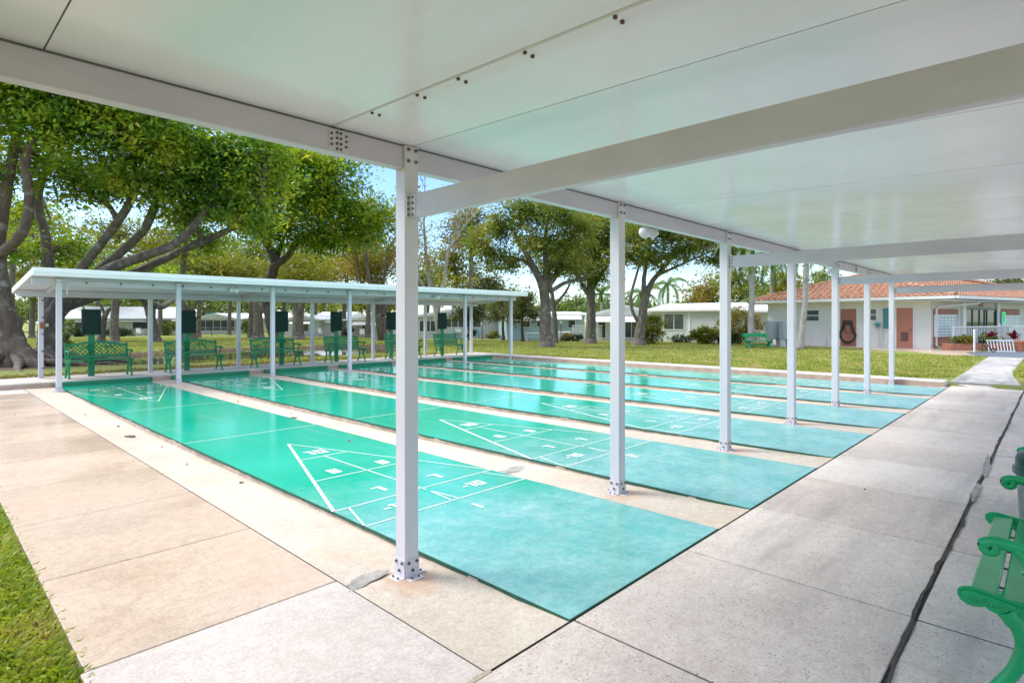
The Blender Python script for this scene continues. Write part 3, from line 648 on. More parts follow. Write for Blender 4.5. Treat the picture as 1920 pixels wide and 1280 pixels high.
floodlight((12.85, 15.9, 2.36), math.pi, 'white floodlight on the far shelter just right of the nearest post')
#PART3
# ================================================================== BENCHES
def curl(cy, cz, r0, turns, a0, sgn=1, n=16):
    return [(cy+r0*(1-.75*i/n)*math.cos(a0+sgn*turns*2*math.pi*i/n), cz+r0*(1-.75*i/n)*math.sin(a0+sgn*turns*2*math.pi*i/n)) for i in range(n+1)]
def cpath(mb, x, pts, rad, n=8, flat=1.): mb.tube([(x, a, b) for a, b in pts], rad, n, flat=flat)
def smooth_pts(pts, k=4):
    out = []
    for i in range(len(pts)-1):
        p0 = pts[max(i-1, 0)]; p1 = pts[i]; p2 = pts[i+1]; p3 = pts[min(i+2, len(pts)-1)]
        for j in range(k):
            u = j/k
            out.append(tuple(.5*((2*b)+(-a+c)*u+(2*a-5*b+4*c-d)*u*u+(-a+3*b-3*c+d)*u**3) for a, b, c, d in zip(p0, p1, p2, p3)))
    out.append(pts[-1]); return out
def side_frame(par, x, hi=True, mat='benchgreen', simple_=False):
    mb = MB(); q = 5 if hi else 2; nn = 12 if hi else 6
    leg = smooth_pts([(.155, .405), (.115, .34), (.105, .27), (.135, .17), (.195, .07), (.225, .0)], q); cpath(mb, x, leg, [.034+(.006 if i < 4 else 0)-.012*i/len(leg) for i in range(len(leg))], nn)
    leg = smooth_pts([(-.17, .40), (-.14, .30), (-.16, .18), (-.22, .07), (-.27, .0)], q); cpath(mb, x, leg, [.030-.008*i/len(leg) for i in range(len(leg))], nn)
    br_ = smooth_pts([(.11, .22), (.04, .27), (-.04, .27), (-.14, .22)], q); cpath(mb, x, br_, .016, nn)
    br_ = smooth_pts([(.11, .30), (.04, .33), (-.02, .395)], q); cpath(mb, x, br_, .014, nn)
    up = smooth_pts([(-.21, .39), (-.24, .55), (-.29, .72), (-.33, .86)], q); cpath(mb, x, up, [.026-.008*i/len(up) for i in range(len(up))], nn)
    for fy in (.225, -.27): mb.bbox(x-.03, x+.03, fy-.035, fy+.035, 0, .014, .004)
    fr = mb.build('side_frame', M[mat], par, angle=50)
    # seat rail with scrolled nose
    mb = MB(); t_ = .022
    rail = [(.262, .455), (.29, .452), (.305, .436), (.30, .415), (.28, .400), (.25, .398), (.225, .405), (.21, .395), (.17, .385), (-.20, .37), (-.24, .385), (-.24, .435), (-.1, .425), (.1, .432), (.2, .447)]
    mb.extr(rail, 'x', x-t_, x+t_)
    mb.tube([(x, a, b) for a, b in smooth_pts([(.20, .449), (.262, .459), (.297, .450), (.308, .43), (.295, .404), (.265, .394), (.232, .402)], q)], .009, 6)
    mb.tube([(x, a, b) for a, b in [(.21, .45), (.1, .437), (-.1, .43), (-.24, .44)]], .011, 6)
    rl = mb.build('seat_rail', M[mat], fr, angle=45)
    if hi:
        mb = MB()
        for s in (-1, 1):
            for k in range(9):
                cy = .262-.052*k; cz = .425-.003*k; mb.tube([(x+s*(t_+.001), a, b) for a, b in curl(cy, cz, .017, .8, .5*k, 1 if k % 2 else -1, 10)], .0042, 5)
                mb.tube([(x+s*(t_+.001), a, b) for a, b in [(cy-.012, cz-.012), (cy-.03, cz-.002), (cy-.036, cz+.012)]], .0035, 5)
        mb.build('scrollwork', M[mat], rl, smooth=True)
    # armrest
    mb = MB()
    arm = smooth_pts([(-.27, .66), (-.12, .655), (.05, .655), (.15, .668), (.205, .668), (.235, .65)], q)
    mb.tube([(x, a, b) for a, b in arm], [.024]*len(arm), nn, flat=.62)
    cpath(mb, x, [(.235, .65)]+curl(.205, .645, .03, .7, .2, -1, 8 if hi else 4), .017, nn)
    sup = smooth_pts([(.13, .655), (.10, .62), (.085, .575), (.055, .535), (.02, .50), (.0, .46), (.01, .43)], q); cpath(mb, x, sup, .017, nn)
    if hi:
        ring = smooth_pts([(.055, .535), (.085, .50), (.085, .46), (.055, .435)], q); cpath(mb, x, ring, .012, nn)
        mb.tube([(x, .10, .585), (x, .075, .560)], .025, 12)
    mb.build('armrest', M[mat], fr, angle=50)
    return fr
def slat_bench(name, label, L, loc, rz, hi=False, mat='benchgreen', group=None, nb=5, back='slats'):
    t_ = thing(name, label, 'bench', loc, rz, group)
    mb = MB(); ys_ = [.232, .128, .024, -.08, -.175]
    for k, y in enumerate(ys_): mb.bbox(.02, L-.02, y-.044, y+.044, .428-.006*k*.4, .452-.006*k*.4, .006)
    seat = mb.build('seat', M[mat], t_)
    mb = MB()
    for f in ((.3, .7) if not hi else (.16, .36, .56, .76)): mb.box(L*f, L*f+.006, -.2, .26, .418, .426)
    mb.build('under_strap', M['blackmetal'], seat)
    if back == 'slats':
        mb = MB()
        for k in range(nb):
            z = .50+.083*k; y = -.235-.026*k; Mx = Matrix.Translation((0, y, z)) @ Matrix.Rotation(R_(16), 4, 'X')
            mb.bbox(.02, L-.02, -.010, .012, -.034, .034, .006, Mx)
        mb.build('backrest', M[mat], t_)
    else:
        Mx = Matrix.Translation((0, -.235, .47)) @ Matrix.Rotation(R_(12), 4, 'X'); mb = MB()
        def top(x): 
            u = x/L; return .36+(.075*math.sin(math.pi*min(max((u-.12)/.76, 0), 1))**.8 if back == 'lattice' else .03)
        if back == 'panel': # slatted with a cast openwork panel in the middle
            for z in (0.02, .10, .36): mb.bbox(0, L, -.012, .012, z, z+.062, .004, Mx)
            xa, xb = (.30*L, .70*L); zs = (.165, .355)
            mb.bbox(0, xa, -.012, .012, .18, .25, .004, Mx); mb.bbox(xb, L, -.012, .012, .18, .25, .004, Mx); mb.bbox(0, xa, -.012, .012, .265, .335, .004, Mx); mb.bbox(xb, L, -.012, .012, .265, .335, .004, Mx)
        else:
            xa, xb = .05, L-.05; zs = (.07, 1)
            N = 24
            for k in range(N):
                x0, x1 = L*k/N, L*(k+1)/N
                mb.add([Mx @ Vector(v) for v in [(x0, -.014, top(x0)-.055), (x1, -.014, top(x1)-.055), (x1, -.014, top(x1)), (x0, -.014, top(x0)), (x0, .014, top(x0)-.055), (x1, .014, top(x1)-.055), (x1, .014, top(x1)), (x0, .014, top(x0))]], [(0,1,2,3),(7,6,5,4),(0,4,5,1),(3,2,6,7)])
            mb.bbox(0, L, -.014, .014, .0, .07, .004, Mx); mb.bbox(0, .05, -.014, .014, .07, .33, .004, Mx); mb.bbox(L-.05, L, -.014, .014, .07, .33, .004, Mx)
        bk = mb.build('backrest', M[mat], t_); mb = MB(); h0 = zs[0]
        step = .098
        x = xa-.5
        while x < xb+.5:
            for sg in (1, -1):
                pts = []
                for j in range(41):
                    s = j/40*.5; xx = x+sg*s; z = h0+s
                    zt = (top(min(max(xx, 0), L))-.05) if back == 'lattice' else zs[1]
                    # keep clear ovals around two cast ornaments
                    if xa <= xx <= xb and z <= zt: pts.append(Mx @ Vector((xx, 0, z)))
                if len(pts) > 1: mb.tube([pts[0], pts[-1]], .0115, 4, cap=False)
            x += step
        if back == 'lattice':
            for cx in (.33*L, .66*L):
                arc = [Mx @ Vector((cx+.16*math.cos(a), 0, .12+.17*math.sin(a))) for a in [math.pi*j/10 for j in range(11)]]; mb.tube(arc, .012, 5)
                mb.tube([Mx @ Vector((cx, 0, .07)), Mx @ Vector((cx+.015, 0, .18)), Mx @ Vector((cx-.01, 0, .28))], .012, 5)
                for a in range(5): q = R_(20+35*a); mb.tube([Mx @ Vector((cx, 0, .26)), Mx @ Vector((cx+.07*math.cos(q), 0, .26+.05*math.sin(q))), Mx @ Vector((cx+.10*math.cos(q), 0, .23+.04*math.sin(q)))], .010, 4)
        mb.build('openwork', M[mat], bk)
    side_frame(t_, .02, hi, mat); side_frame(t_, L-.02, hi, mat)
    return t_
slat_bench('park_bench', 'glossy green slatted bench with scrolled cast iron arms at the right front corner', 1.31, (3.035, -.005, 0), 0, True, group='green benches under the near pavilion')
slat_bench('park_bench', 'glossy green bench arm and slats just beyond the lidded bin', 1.31, (5.4, -.05, 0), 0, True, group='green benches under the near pavilion')
# far benches (face the courts, -y)
FB = [(2.66, 1.34, 'lattice', 'leftmost far green bench, arched back with palm tree lattice'),
      (4.86, 1.36, 'lattice', 'arched palm lattice green bench before the second scoreboard from the left'),
      (7.18, 1.40, 'lattice', 'green bench with closely woven lattice back before the third scoreboard from the left'),
      (9.62, 1.30, 'slats', 'green bench with straight back slats before the fourth scoreboard from the left'),
      (12.02, 1.30, 'panel', 'green bench with small cast panel in its back, half hidden by the big near post'),
      (14.30, 1.18, 'slats', 'rightmost green slatted bench of the far shelter')]
for x, L, bk, lab in FB:
    slat_bench('park_bench', lab, L, (x+L, 17.62, .12), math.pi, False, 'benchgreen2', 'green benches under the far shelter', back=bk)
# scoreboards with dark covers
SB = [(3.22, 1.0), (5.45, 1.1), (8.2, .98), (10.12, .95), (12.36, .95), (14.80, .95)]
for k, (x, s) in enumerate(SB):
    t_ = thing('scoreboard', f"green post under a dark cloth cover, {['leftmost', 'second from the left', 'third from the left', 'fourth from the left', 'fifth from the left', 'rightmost'][k]} in the far row", 'scoreboard', (x, 17.98, .12), 0, 'covered scoreboards along the far platform')
    MB().bbox(-.07, .07, -.03, .03, 0, 1.2, .006).build('post', M['coverpost'], t_)
    MB().bbox(-.17, .17, -.05, .05, 1.1, 1.66, .01).build('board', M['coverpost'], t_)
    mb = MB(); rr = random.Random(k); n = 40; rings = []
    for j in range(9):
        z = 1.71-.65*j/8; w1 = .205*s-.012*j/8*(1 if j < 7 else 1); ring = []
        for q in range(n):
            a = 2*math.pi*q/n; cx, sx_ = math.cos(a), math.sin(a); e = .35
            wob = 1+.05*math.sin(q*1.3+k)*j/8+.03*math.sin(q*2.9+j*.3)*j/8
            ring.append((w1*math.copysign(abs(cx)**e, cx)*wob, .085*math.copysign(abs(sx_)**e, sx_)*wob, z+(rr.uniform(-.006, .006) if j == 8 else 0)))
        rings.append(ring)
    vs = [v for r in rings for v in r]; fs = [(i*n+q, i*n+(q+1)%n, (i+1)*n+(q+1)%n, (i+1)*n+q) for i in range(8) for q in range(n)]+[tuple(range(n))]
    mb.add(vs, fs); mb.build('cover', M['cover'], t_, angle=40)
# bin beside the near bench
t_ = thing('litter_bin', 'round litter bin with dark green lid standing between the two near green benches', 'litter bin', (4.72, -.02, 0)); t_.scale = (.9, .9, .86)
MB().lathe([(.19, 0), (.2, .02), (.225, .55), (.235, .74), (.225, .75)], n=28).build('body', M['binbody'], t_, angle=40)
lid = MB().lathe([(.245, .74), (.256, .745), (.256, .785), (.243, .79), (.240, .855), (.226, .885), (.205, .895), (.198, .882), (.10, .90), (.0, .905)], n=36).build('lid', M['binlid'], t_, angle=40)
# lawn bench: boards on crossed legs
bx = P(1421, 30.5, 0); zb = GZ(bx.x, bx.y)
t_ = thing('garden_bench', 'low green timber bench with crossed board legs standing alone on the lawn', 'bench', (bx.x, bx.y, zb), TH-math.pi/2+.15)
MB().bbox(-.72, .72, -.22, -.02, .40, .44, .01).bbox(-.72, .72, .0, .2, .40, .44, .01).build('seat', M['benchgreen2'], t_)
Mx = Matrix.Translation((0, .30, .66)) @ Matrix.Rotation(R_(-14), 4, 'X'); MB().bbox(-.72, .72, -.02, .02, -.06, .14, .01, Mx).build('backrest', M['benchgreen2'], t_)
for s in (-.6, .6):
    mb = MB(); mb.extr([(-.30, 0), (-.18, 0), (.38, .80), (.27, .80)], 'x', s-.025, s+.025); mb.extr([(.36, 0), (.24, 0), (-.28, .40), (-.14, .40)], 'x', s+.026, s+.07); mb.build('crossed_leg', M['benchgreen2'], t_)
MB().bbox(-.6, .6, -.02, .02, .16, .24, .008).build('stretcher', M['benchgreen2'], t_)

# ================================================================== HOUSES
def rect_frame(mb, x0, x1, z0, z1, y=0., w_=.05, d=.05):
    mb.box(x0-w_, x1+w_, y-d, y-.002, z1, z1+w_); mb.box(x0-w_, x1+w_, y-d-.01, y-.002, z0-w_, z0); mb.box(x0-w_, x0, y-d, y-.002, z0, z1); mb.box(x1, x1+w_, y-d, y-.002, z0, z1)
def window(par, x0, x1, z0, z1, n=2, mat='glass', name='window', w_=.05, bars=()):
    mb = MB(); rect_frame(mb, x0, x1, z0, z1, w_=w_)
    for k in range(1, n): xm = x0+(x1-x0)*k/n; mb.box(xm-.025, xm+.025, -.04, -.002, z0, z1)
    for b in bars: zz = z0+(z1-z0)*b; mb.box(x0, x1, -.036, -.003, zz-.02, zz+.02)
    f = mb.build(name, M['trim'], par); MB().box(x0, x1, -.018, -.003, z0, z1).build('pane', M[mat], f); return f
def awning(par, x0, x1, z, proj=.9, drop=.4, mat='roofwhite'):
    mb = MB(); n = 8
    prof = [(-.003, z), (-proj*.45, z-drop*.22), (-proj*.8, z-drop*.55), (-proj, z-drop), (-proj+.03, z-drop), (-proj*.77, z-drop*.6), (-proj*.43, z-drop*.28), (-.003, z-.04)]
    mb.extr(prof, 'x', x0, x1)
    k = x0+.15
    while k < x1-.1: mb.tube([(k, a, b+.004) for a, b in prof[:4]], .012, 4); k += .22
    return mb.build('awning', M[mat], par)
def house(label, px0, D0, px1, D1, zb, h, d, wall, roof='flat', group=None, over=.35, rise=.5, cat='house', zoff=0, rmat='roofwhite', gx=None):
    a = P(px0, D0, zb); b = P(px1, D1, zb); v = b-a; L = v.length; rz = math.atan2(v.y, v.x)
    t_ = thing('mobile_home', label, cat, a, rz, group)
    MB().box(0, L, 0, d, -.4, h).build('wall', M[wall], t_)
    o = over; mb = MB()
    if roof == 'flat':  # low slope rising away from us
        mb.extr([(-o, h+.0), (-o, h+.12), (d*.5, h+.12+rise), (d+o, h+.12), (d+o, h)], 'x', -o, L+o)
    elif roof == 'gable':  # gable faces us
        mb.extr([(-o, h+.002), (-o, h+.12), (L*.5 if gx is None else gx, h+.12+rise), (L+o, h+.12), (L+o, h+.002)], 'y', -o, d+o)
    rf = mb.build('roof', M[rmat], t_)
    if roof == 'gable':
        mb = MB(); g_ = L*.5 if gx is None else gx; mb.extr([(.1, h+.004), (g_, h+rise-.03), (L-.1, h+.004)], 'y', -o-.012, -o-.003); mb.build('gable_panel', M[wall], rf)
    else:
        MB().box(-o, L+o, -o-.03, -o-.002, h-.03, h+.13).build('fascia', M['trim'], rf)
    MB().box(-.02, L+.02, -.035, -.002, -.4, .02).build('skirting', M['trim'], t_)
    return t_, L
G_ = 'mobile homes across the water'
h, L = house('long cream mobile home with white roof behind the leftmost green bench', 112, 68, 322, 74, -.58, 2.15, 8, 'sidc', 'flat', G_, .6, 1.5)
window(h, 1.4, 3.2, .95, 1.75, 1); awning(h, 1.2, 3.6, 2.1, .6, .25); window(h, 7.2, 9.0, .95, 1.75, 1); awning(h, 4.6, 9.4, 2.1, .6, .25); window(h, 9.9, 10.35, 1.1, 1.9, 1); window(h, 10.6, 11.05, 1.1, 1.9, 1); MB().box(9.75, 9.85, -.03, -.002, 0, 2.1).build('door_trim', M['trim'], h)
h, L = house('small white mobile home end with blue window between the second shelter posts', 305, 82, 365, 84, -.6, 2.2, 8, 'sidw', 'flat', G_, .5, 1.3)
window(h, .6, 2.4, .9, 1.9, 2); awning(h, .3, 2.8, 2.2, .7, .3)
h, L = house('white gabled mobile home with a dark screened porch behind the second scoreboard', 366, 78, 441, 79, -.52, 2.05, 9, 'sidw', 'gable', G_, .4, .75)
window(h, .35, 5.1, .55, 1.9, 5, 'screen', 'porch_screen', .06, (.28,)); window(h, 4.95+.35, L-.1, .35, 2.0, 2, 'screen', 'porch_door', .05)
h, L = house('plain cream mobile home extension with two small windows and clipped hedge', 442, 82, 498, 84, -.58, 2.2, 8, 'sidc', 'flat', G_, .3, .7)
window(h, 1.1, 1.7, .9, 1.9, 1); window(h, 2.7, 3.3, .9, 1.9, 1)
h, L = house('white mobile home with two pale windows behind the third scoreboard', 535, 66, 598, 65, -.5, 1.95, 8, 'sidg', 'gable', G_, .3, .55)
window(h, 1.4, 3.0, .7, 1.5, 2); awning(h, .9, 3.5, 1.85, .6, .3)
h, L = house('white mobile home with recessed patio and narrow windows behind the fourth scoreboard', 588, 66, 650, 66, -.52, 1.95, 8, 'sidw', 'flat', G_, .3, .9)
window(h, .7, 1.1, .55, 1.6, 1, bars=(.5,)); window(h, 2.0, 2.4, .55, 1.6, 1, bars=(.5,)); awning(h, 1.3, 3.4, 1.95, .5, .25)
h, L = house('mobile home with a cream gable and white awning left of the big near post', 650, 62, 760, 60, -.45, 1.85, 8, 'sidc', 'gable', G_, .3, .6)
window(h, 1.9, 2.9, .6, 1.45, 2); awning(h, 1.0, 3.9, 1.8, .7, .4); window(h, 4.3, 5.6, .6, 1.45, 2)
h, L = house('long lap sided mobile home with dark porch windows right of the big near post', 782, 55, 955, 56, -.35, 2.15, 8, 'sidg', 'gable', G_, .35, .75, gx=3.9)
window(h, .25, 1.75, .75, 1.75, 3); window(h, 2.0, 5.2, 1.15, 1.95, 5); window(h, 5.35, 6.1, 1.15, 1.95, 1)
MB().bbox(3.6, 4.2, -.3, -.003, .6, .95, .02).build('air_conditioner', M['trim'], h)
h, L = house('pale blue mobile home with white flat roof and rounded awnings behind the middle trees', 952, 49, 1096, 50, -.30, 2.2, 7, 'sidb', 'flat', G_, .4, .25)
window(h, 1.1, 1.9, 1.2, 1.7, 1); window(h, 2.55, 3.4, 1.2, 1.75, 2); awning(h, -.3, 2.6, 2.25, .8, .5); window(h, 5.3, 5.9, 1.15, 1.75, 1); awning(h, 3.7, 6.3, 2.3, .9, .45)
h, L = house('white mobile home with a rounded white awning and sliding glass doors near the twin tree', 1112, 47, 1240, 45.5, -.30, 2.15, 7, 'sidw', 'gable', G_, .35, .75, gx=2.6)
window(h, .45, 1.0, .35, 1.75, 1, name='door'); window(h, 2.6, 4.1, .4, 1.7, 3, name='door'); awning(h, -.2, 4.2, 2.2, .9, .55)
h, L = house('white lap sided mobile home with tall window beyond the round yellow bush', 1222, 45.0, 1358, 41.5, -.25, 2.45, 8, 'sidw', 'flat', G_, .35, .55)
window(h, .1, .35, 1.15, 2.1, 1); window(h, 1.05, 2.6, 1.05, 2.2, 2); MB().box(2.95, 3.1, -.04, -.002, 0, 2.45).build('corner_trim', M['trim'], h)
h, L = house('white mobile home carport and wall behind the palms left of the clubhouse', 1362, 43, 1520, 40, -.25, 2.35, 8, 'sidw', 'flat', G_, .5, .5)
window(h, 1.3, 1.7, .2, 2.0, 1, name='door'); 
# distant teal and white two storey building
h, L = house('distant teal and white two storey building above the porch roof', 388, 120, 440, 124, -.6, 4.7, 9, 'sidw', 'flat', None, .3, .4, 'building'); window(h, 2.3, 3.3, 2.8, 4.2, 1); MB().box(-.6, 2.2, -.05, -.004, .4, 4.6).build('teal_panel', M['teal'], h)
# patio things
def garden_chair(label, px, D, rz, mat='whitechair', group='patio chairs by the mobile homes'):
    p = P(px, D, 0); t_ = thing('garden_chair', label, 'chair', (p.x, p.y, GZ(p.x, p.y)), rz, group)
    MB().bbox(-.25, .25, -.25, .25, .38, .42, .01).build('seat', M[mat], t_)
    Mx = Matrix.Translation((0, .26, .66)) @ Matrix.Rotation(R_(-15), 4, 'X'); MB().bbox(-.25, .25, -.02, .02, -.25, .28, .01, Mx).build('backrest', M[mat], t_)
    for a in (-.22, .22):
        for b in (-.22, .22): MB().cyl((a, b, .0), (a*.9, b*.9, .38), .022, 6).build('leg', M[mat], t_)
    for a in (-.27, .27): MB().bbox(a-.03, a+.03, -.2, .24, .58, .62, .01).build('armrest', M[mat], t_)
    return t_
garden_chair('white garden chair outside the cream gabled home, left one of the pair', 661, 60.5, .5); garden_chair('white garden chair outside the cream gabled home, right one of the pair', 679, 60, -.6)
garden_chair('white chair on the patio behind the fourth scoreboard', 603, 64.5, .3)
garden_chair('white chair beside the door of the long cream home', 262, 66.5, .3)
garden_chair('blue folded patio chair by the lap sided home', 898, 53.5, .2, 'bluechair'); garden_chair('blue patio chair near the small tree, left of the other blue one', 857, 53, 1.2, 'bluechair')
p = P(1001, 46.5, 0); t_ = thing('garden_table', 'white slatted garden table on the grass before the pale blue home', 'table', (p.x, p.y, GZ(p.x, p.y)), TH-math.pi/2)
MB().bbox(-.75, .75, -.3, .3, .62, .67, .01).build('tabletop', M['whitechair'], t_); 
for a in (-.6, .6): MB().extr([(-.35, 0), (-.28, 0), (.05, .62), (-.02, .62)], 'x', a-.03, a+.03).extr([(.35, 0), (.28, 0), (-.05, .62), (.02, .62)], 'x', a+.031, a+.09).build('leg', M['whitechair'], t_)
MB().bbox(-.7, .7, -.5, -.42, .36, .40, .01).build('seat_board', M['whitechair'], t_)
p = P(1100, 46.3, 0); t_ = thing('screen_wall', 'low white openwork block wall beside the big tree trunk', 'wall', (p.x, p.y, GZ(p.x, p.y)), TH-math.pi/2)
mb = MB()
for i in range(9):
    for j in range(5):
        x, z = -1.15+i*.27, j*.24
        mb.box(x, x+.27, -.05, .05, z, z+.035); mb.box(x, x+.03, -.05, .05, z+.035, z+.24); mb.tube([(x+.14+.075*math.cos(a), 0, z+.135+.075*math.sin(a)) for a in [2*math.pi*q/8 for q in range(9)]], .02, 4)
mb.box(-1.15, 1.31, -.06, .06, 1.2, 1.26); mb.build('blocks', M['trim'], t_)
mb = MB(); mb.bbox(-3.0, -1.3, -.3, .1, 0, .75, .03); mb.build('low_wall', M['trim'], t_)
def lantern(label, px, D, hgt=1.7):
    p = P(px, D, 0); t_ = thing('lamp_post', label, 'lamp post', (p.x, p.y, GZ(p.x, p.y)), 0, 'black garden lamp posts by the mobile homes')
    MB().tube([(0, 0, 0), (0, 0, .2), (0, 0, hgt-.3)], [.06, .035, .03], 8).build('pole', M['blackmetal'], t_); l_ = MB().lathe([(.06, hgt-.3), (.11, hgt-.05), (.02, hgt)], n=6).build('lantern', M['lampwhite'], t_); MB().lathe([(.14, hgt-.05), (.0, hgt+.08)], n=6).build('cap', M['blackmetal'], l_)
lantern('black lamp post with white lantern by the openwork wall', 1052, 45.5); lantern('black lamp post before the lap sided home', 904, 50, 1.6)
lantern('thin lamp post in front of the screened porch', 397, 72, 2.3)

# ================================================================== CLUBHOUSE
cx, cy = 36.25, 4.75
club = thing('clubhouse', 'white stucco clubhouse with terracotta tiled hip roof and salmon doors', 'building', (cx, cy, 0))
A_, C_, E_ = Vector((35.3, 13.5, 2.52)), Vector((35.25, 3.65, 2.58)), Vector((53, -1.5, 2.58))
BK1, BK2 = Vector((50, 14.5, 2.5)), Vector((56, 12, 2.5)); R1, R2 = Vector((40.3, 8.5, 4.15)), Vector((48.5, 5.2, 4.2))
MB().extr([(36.25, 4.75), (36.25, 12.9), (46, 12.9), (46, 4.75)], 'z', -.1, 2.62).build('wall', M['stucco'], club)
dv = Vector((52-36.2, -.2-4.72, 0)).normalized(); ang = math.atan2(dv.y, dv.x)
fw = MB(); fw.extr([(36.255, 4.74), (36.255+dv.x*15.5, 4.74+dv.y*15.5), (50, 4.74)], 'z', -.1, 2.615); fw.build('front_wall', M['stucco'], club)
MB().extr([tuple(v[:2]) for v in (A_, C_, E_, BK2, BK1)], 'z', 2.50, 2.53).build('soffit', M['trim'], club)
m = MB()
for a, b in ((A_, C_), (C_, E_)):
    d_ = (b-a); d_.z = 0; d_.normalize(); n_ = Vector((d_.y, -d_.x, 0))
    if n_.dot(Vector((-1, -1, 0))) < 0: n_ = -n_
    m.add([a+n_*.0, b+n_*.0, b+n_*.12, a+n_*.12, a+Vector((0, 0, .15)), b+Vector((0, 0, .15)), b+n_*.14+Vector((0, 0, .15)), a+n_*.14+Vector((0, 0, .15))], [(0,1,2,3),(4,5,6,7),(0,1,5,4),(1,2,6,5),(2,3,7,6),(3,0,4,7)])
gut = m.build('gutter', M['trim'], club)
def tiles(par, a, b, r1, r2, name='roof_tiles', pitch=.30, rowh=.38, z0=.13):
    """rolled tiles laid in overlapping rows between eave a-b and ridge r1-r2"""
    U = (b-a); Ul = U.length; U = U/Ul; mid = (r1+r2)/2-a; V = (mid-U*mid.dot(U)); Vl = V.length; V = V/Vl; N = U.cross(V)
    if N.z < 0: N = -N
    u1 = (r1-a).dot(U); u2 = (r2-a).dot(U); rows = int(Vl/rowh); vs = []; fs = []
    for r in range(rows+1):
        v0 = r*rowh; v1 = min(v0+rowh+.06, Vl)
        lo = u1*v0/Vl; hi_ = Ul+(u2-Ul)*v0/Vl
        lo2 = u1*v1/Vl; hi2 = Ul+(u2-Ul)*v1/Vl
        n = max(2, int((hi_-lo)/.05)); base = len(vs)
        for i in range(n+1):
            u = lo+(hi_-lo)*i/n; ph = (u/pitch+.5*0) % 1.0
            hgt = .075*abs(math.sin(math.pi*ph))**.8
            uu = min(max(u, lo2), hi2)
            p0 = a+U*u+V*v0+N*(hgt+.055); p1 = a+U*uu+V*v1+N*(hgt*.9+.005); p00 = a+U*u+V*v0+N*(hgt*.55-.0)
            for p in (p00, p0, p1): vs.append((p.x, p.y, p.z+z0))
        for i in range(n):
            q = base+3*i; fs += [(q, q+3, q+4, q+1), (q+1, q+4, q+5, q+2)]
    mb = MB(); mb.add(vs, fs); return mb.build(name, M['tile'], par, smooth=False)
tiles(club, A_, C_, R1, R1+Vector((0, -.01, 0))); tiles(club, C_, E_, R1, R2)
tiles(club, E_, BK2, R2+Vector((.3, 0, 0)), R2+Vector((.31, .1, 0)))
m = MB(); m.add([A_, BK1, R1, R2, BK2], [(0, 1, 2), (1, 4, 3, 2)]); m.v = [(x, y, z+.12) for x, y, z in m.v]; m.build('rear_roof', M['tile'], club)
m = MB()
for a, b in ((C_, R1), (A_, R1), (R1, R2), (E_, R2)):
    d_ = b-a; n = int(d_.length/.42)
    for k in range(n):
        p = a+d_*(k/n); q = a+d_*((k+1.15)/n); m.tube([p+Vector((0, 0, .20)), q+Vector((0, 0, .185))], [.13, .10], 8)
m.build('ridge_caps', M['tile'], club)
# ---- left wall features: wall plane x=36.25, faces -x. local helper: u along +y
def on_wall(px, X=36.25): # y where the column px meets plane x=X
    u = (px-CX)/FPX; dx, dy = FW[0]+u*RT[0], FW[1]+u*RT[1]; return dy*X/dx
def WY(px): return on_wall(px)
MW = Matrix.Translation((36.25, 0, 0)) @ Matrix.Rotation(-math.pi/2, 4, 'Z')   # local x -> -y world, local -y -> -x world
def LX(px): return -WY(px)
def onw(o):
    o.data.transform(MW)
    for c in o.children: c.data.transform(MW)
    return o
def wz(px, py): y = WY(px); D = depth(36.25, y); return H+(HY-py)/FPX*D
onw(window(club, LX(1512), LX(1535.5), wz(1520, 601), wz(1520, 582), 1, w_=.03, bars=(.5,)))
onw(window(club, LX(1620), LX(1643), wz(1630, 600), wz(1630, 580), 1, w_=.03, bars=(.5,)))
def door(px0, px1, pytop, mat, knobpx, vent=False):
    x0, x1 = LX(px0), LX(px1); zt = wz((px0+px1)/2, pytop); mb = MB(); mb.box(x0, x1, -.03, -.003, .07, zt); d_ = mb.build('door', M[mat], club)
    mb = MB(); mb.box(x0-.06, x0, -.05, -.003, .07, zt+.06); mb.box(x1, x1+.06, -.05, -.003, .07, zt+.06); mb.box(x0, x1, -.05, -.003, zt, zt+.06); f_ = mb.build('frame', M['stucco'], d_)
    k = LX(knobpx); kn = MB().lathe([(.03, 0), (.035, .03), (.0, .05)], n=10); kn.v = [(k+a, -.03-c, 1.0+b) for a, b, c in kn.v]; kn = kn.build('knob', M['blackmetal'], d_)
    ch = [f_, kn]
    if vent:
        mb = MB()
        for j in range(9): z = .42+j*.055; mb.box(x0+(x1-x0)*.26, x0+(x1-x0)*.72, -.045, -.031, z, z+.03)
        ch.append(mb.build('vent_grille', M['joint'], d_))
    onw(d_); return d_
door(1576, 1606, 579, 'salmon', 1601); door(1681, 1712, 577, 'salmonflat', 1708, True)
mb = MB(); mb.box(LX(1656), LX(1669), -.06, -.003, wz(1660, 616), wz(1660, 578)); onw(mb.build('utility_panel', M['teal'], club))
mb = MB(); mb.bbox(LX(1642), LX(1652.5), -.14, -.003, wz(1647, 615), wz(1647, 602), .02); o = mb.build('meter_box', M['meter'], club); mb = MB().lathe([(.12, 0), (.12, .07), (.09, .1), (0, .11)], n=16); c_ = LX(1647.5); zc_ = wz(1647, 609); mb.v = [(c_+a, -.14-c, zc_+b) for a, b, c in mb.v]; k_ = mb.build('dial', M['teal'], o); onw(o)
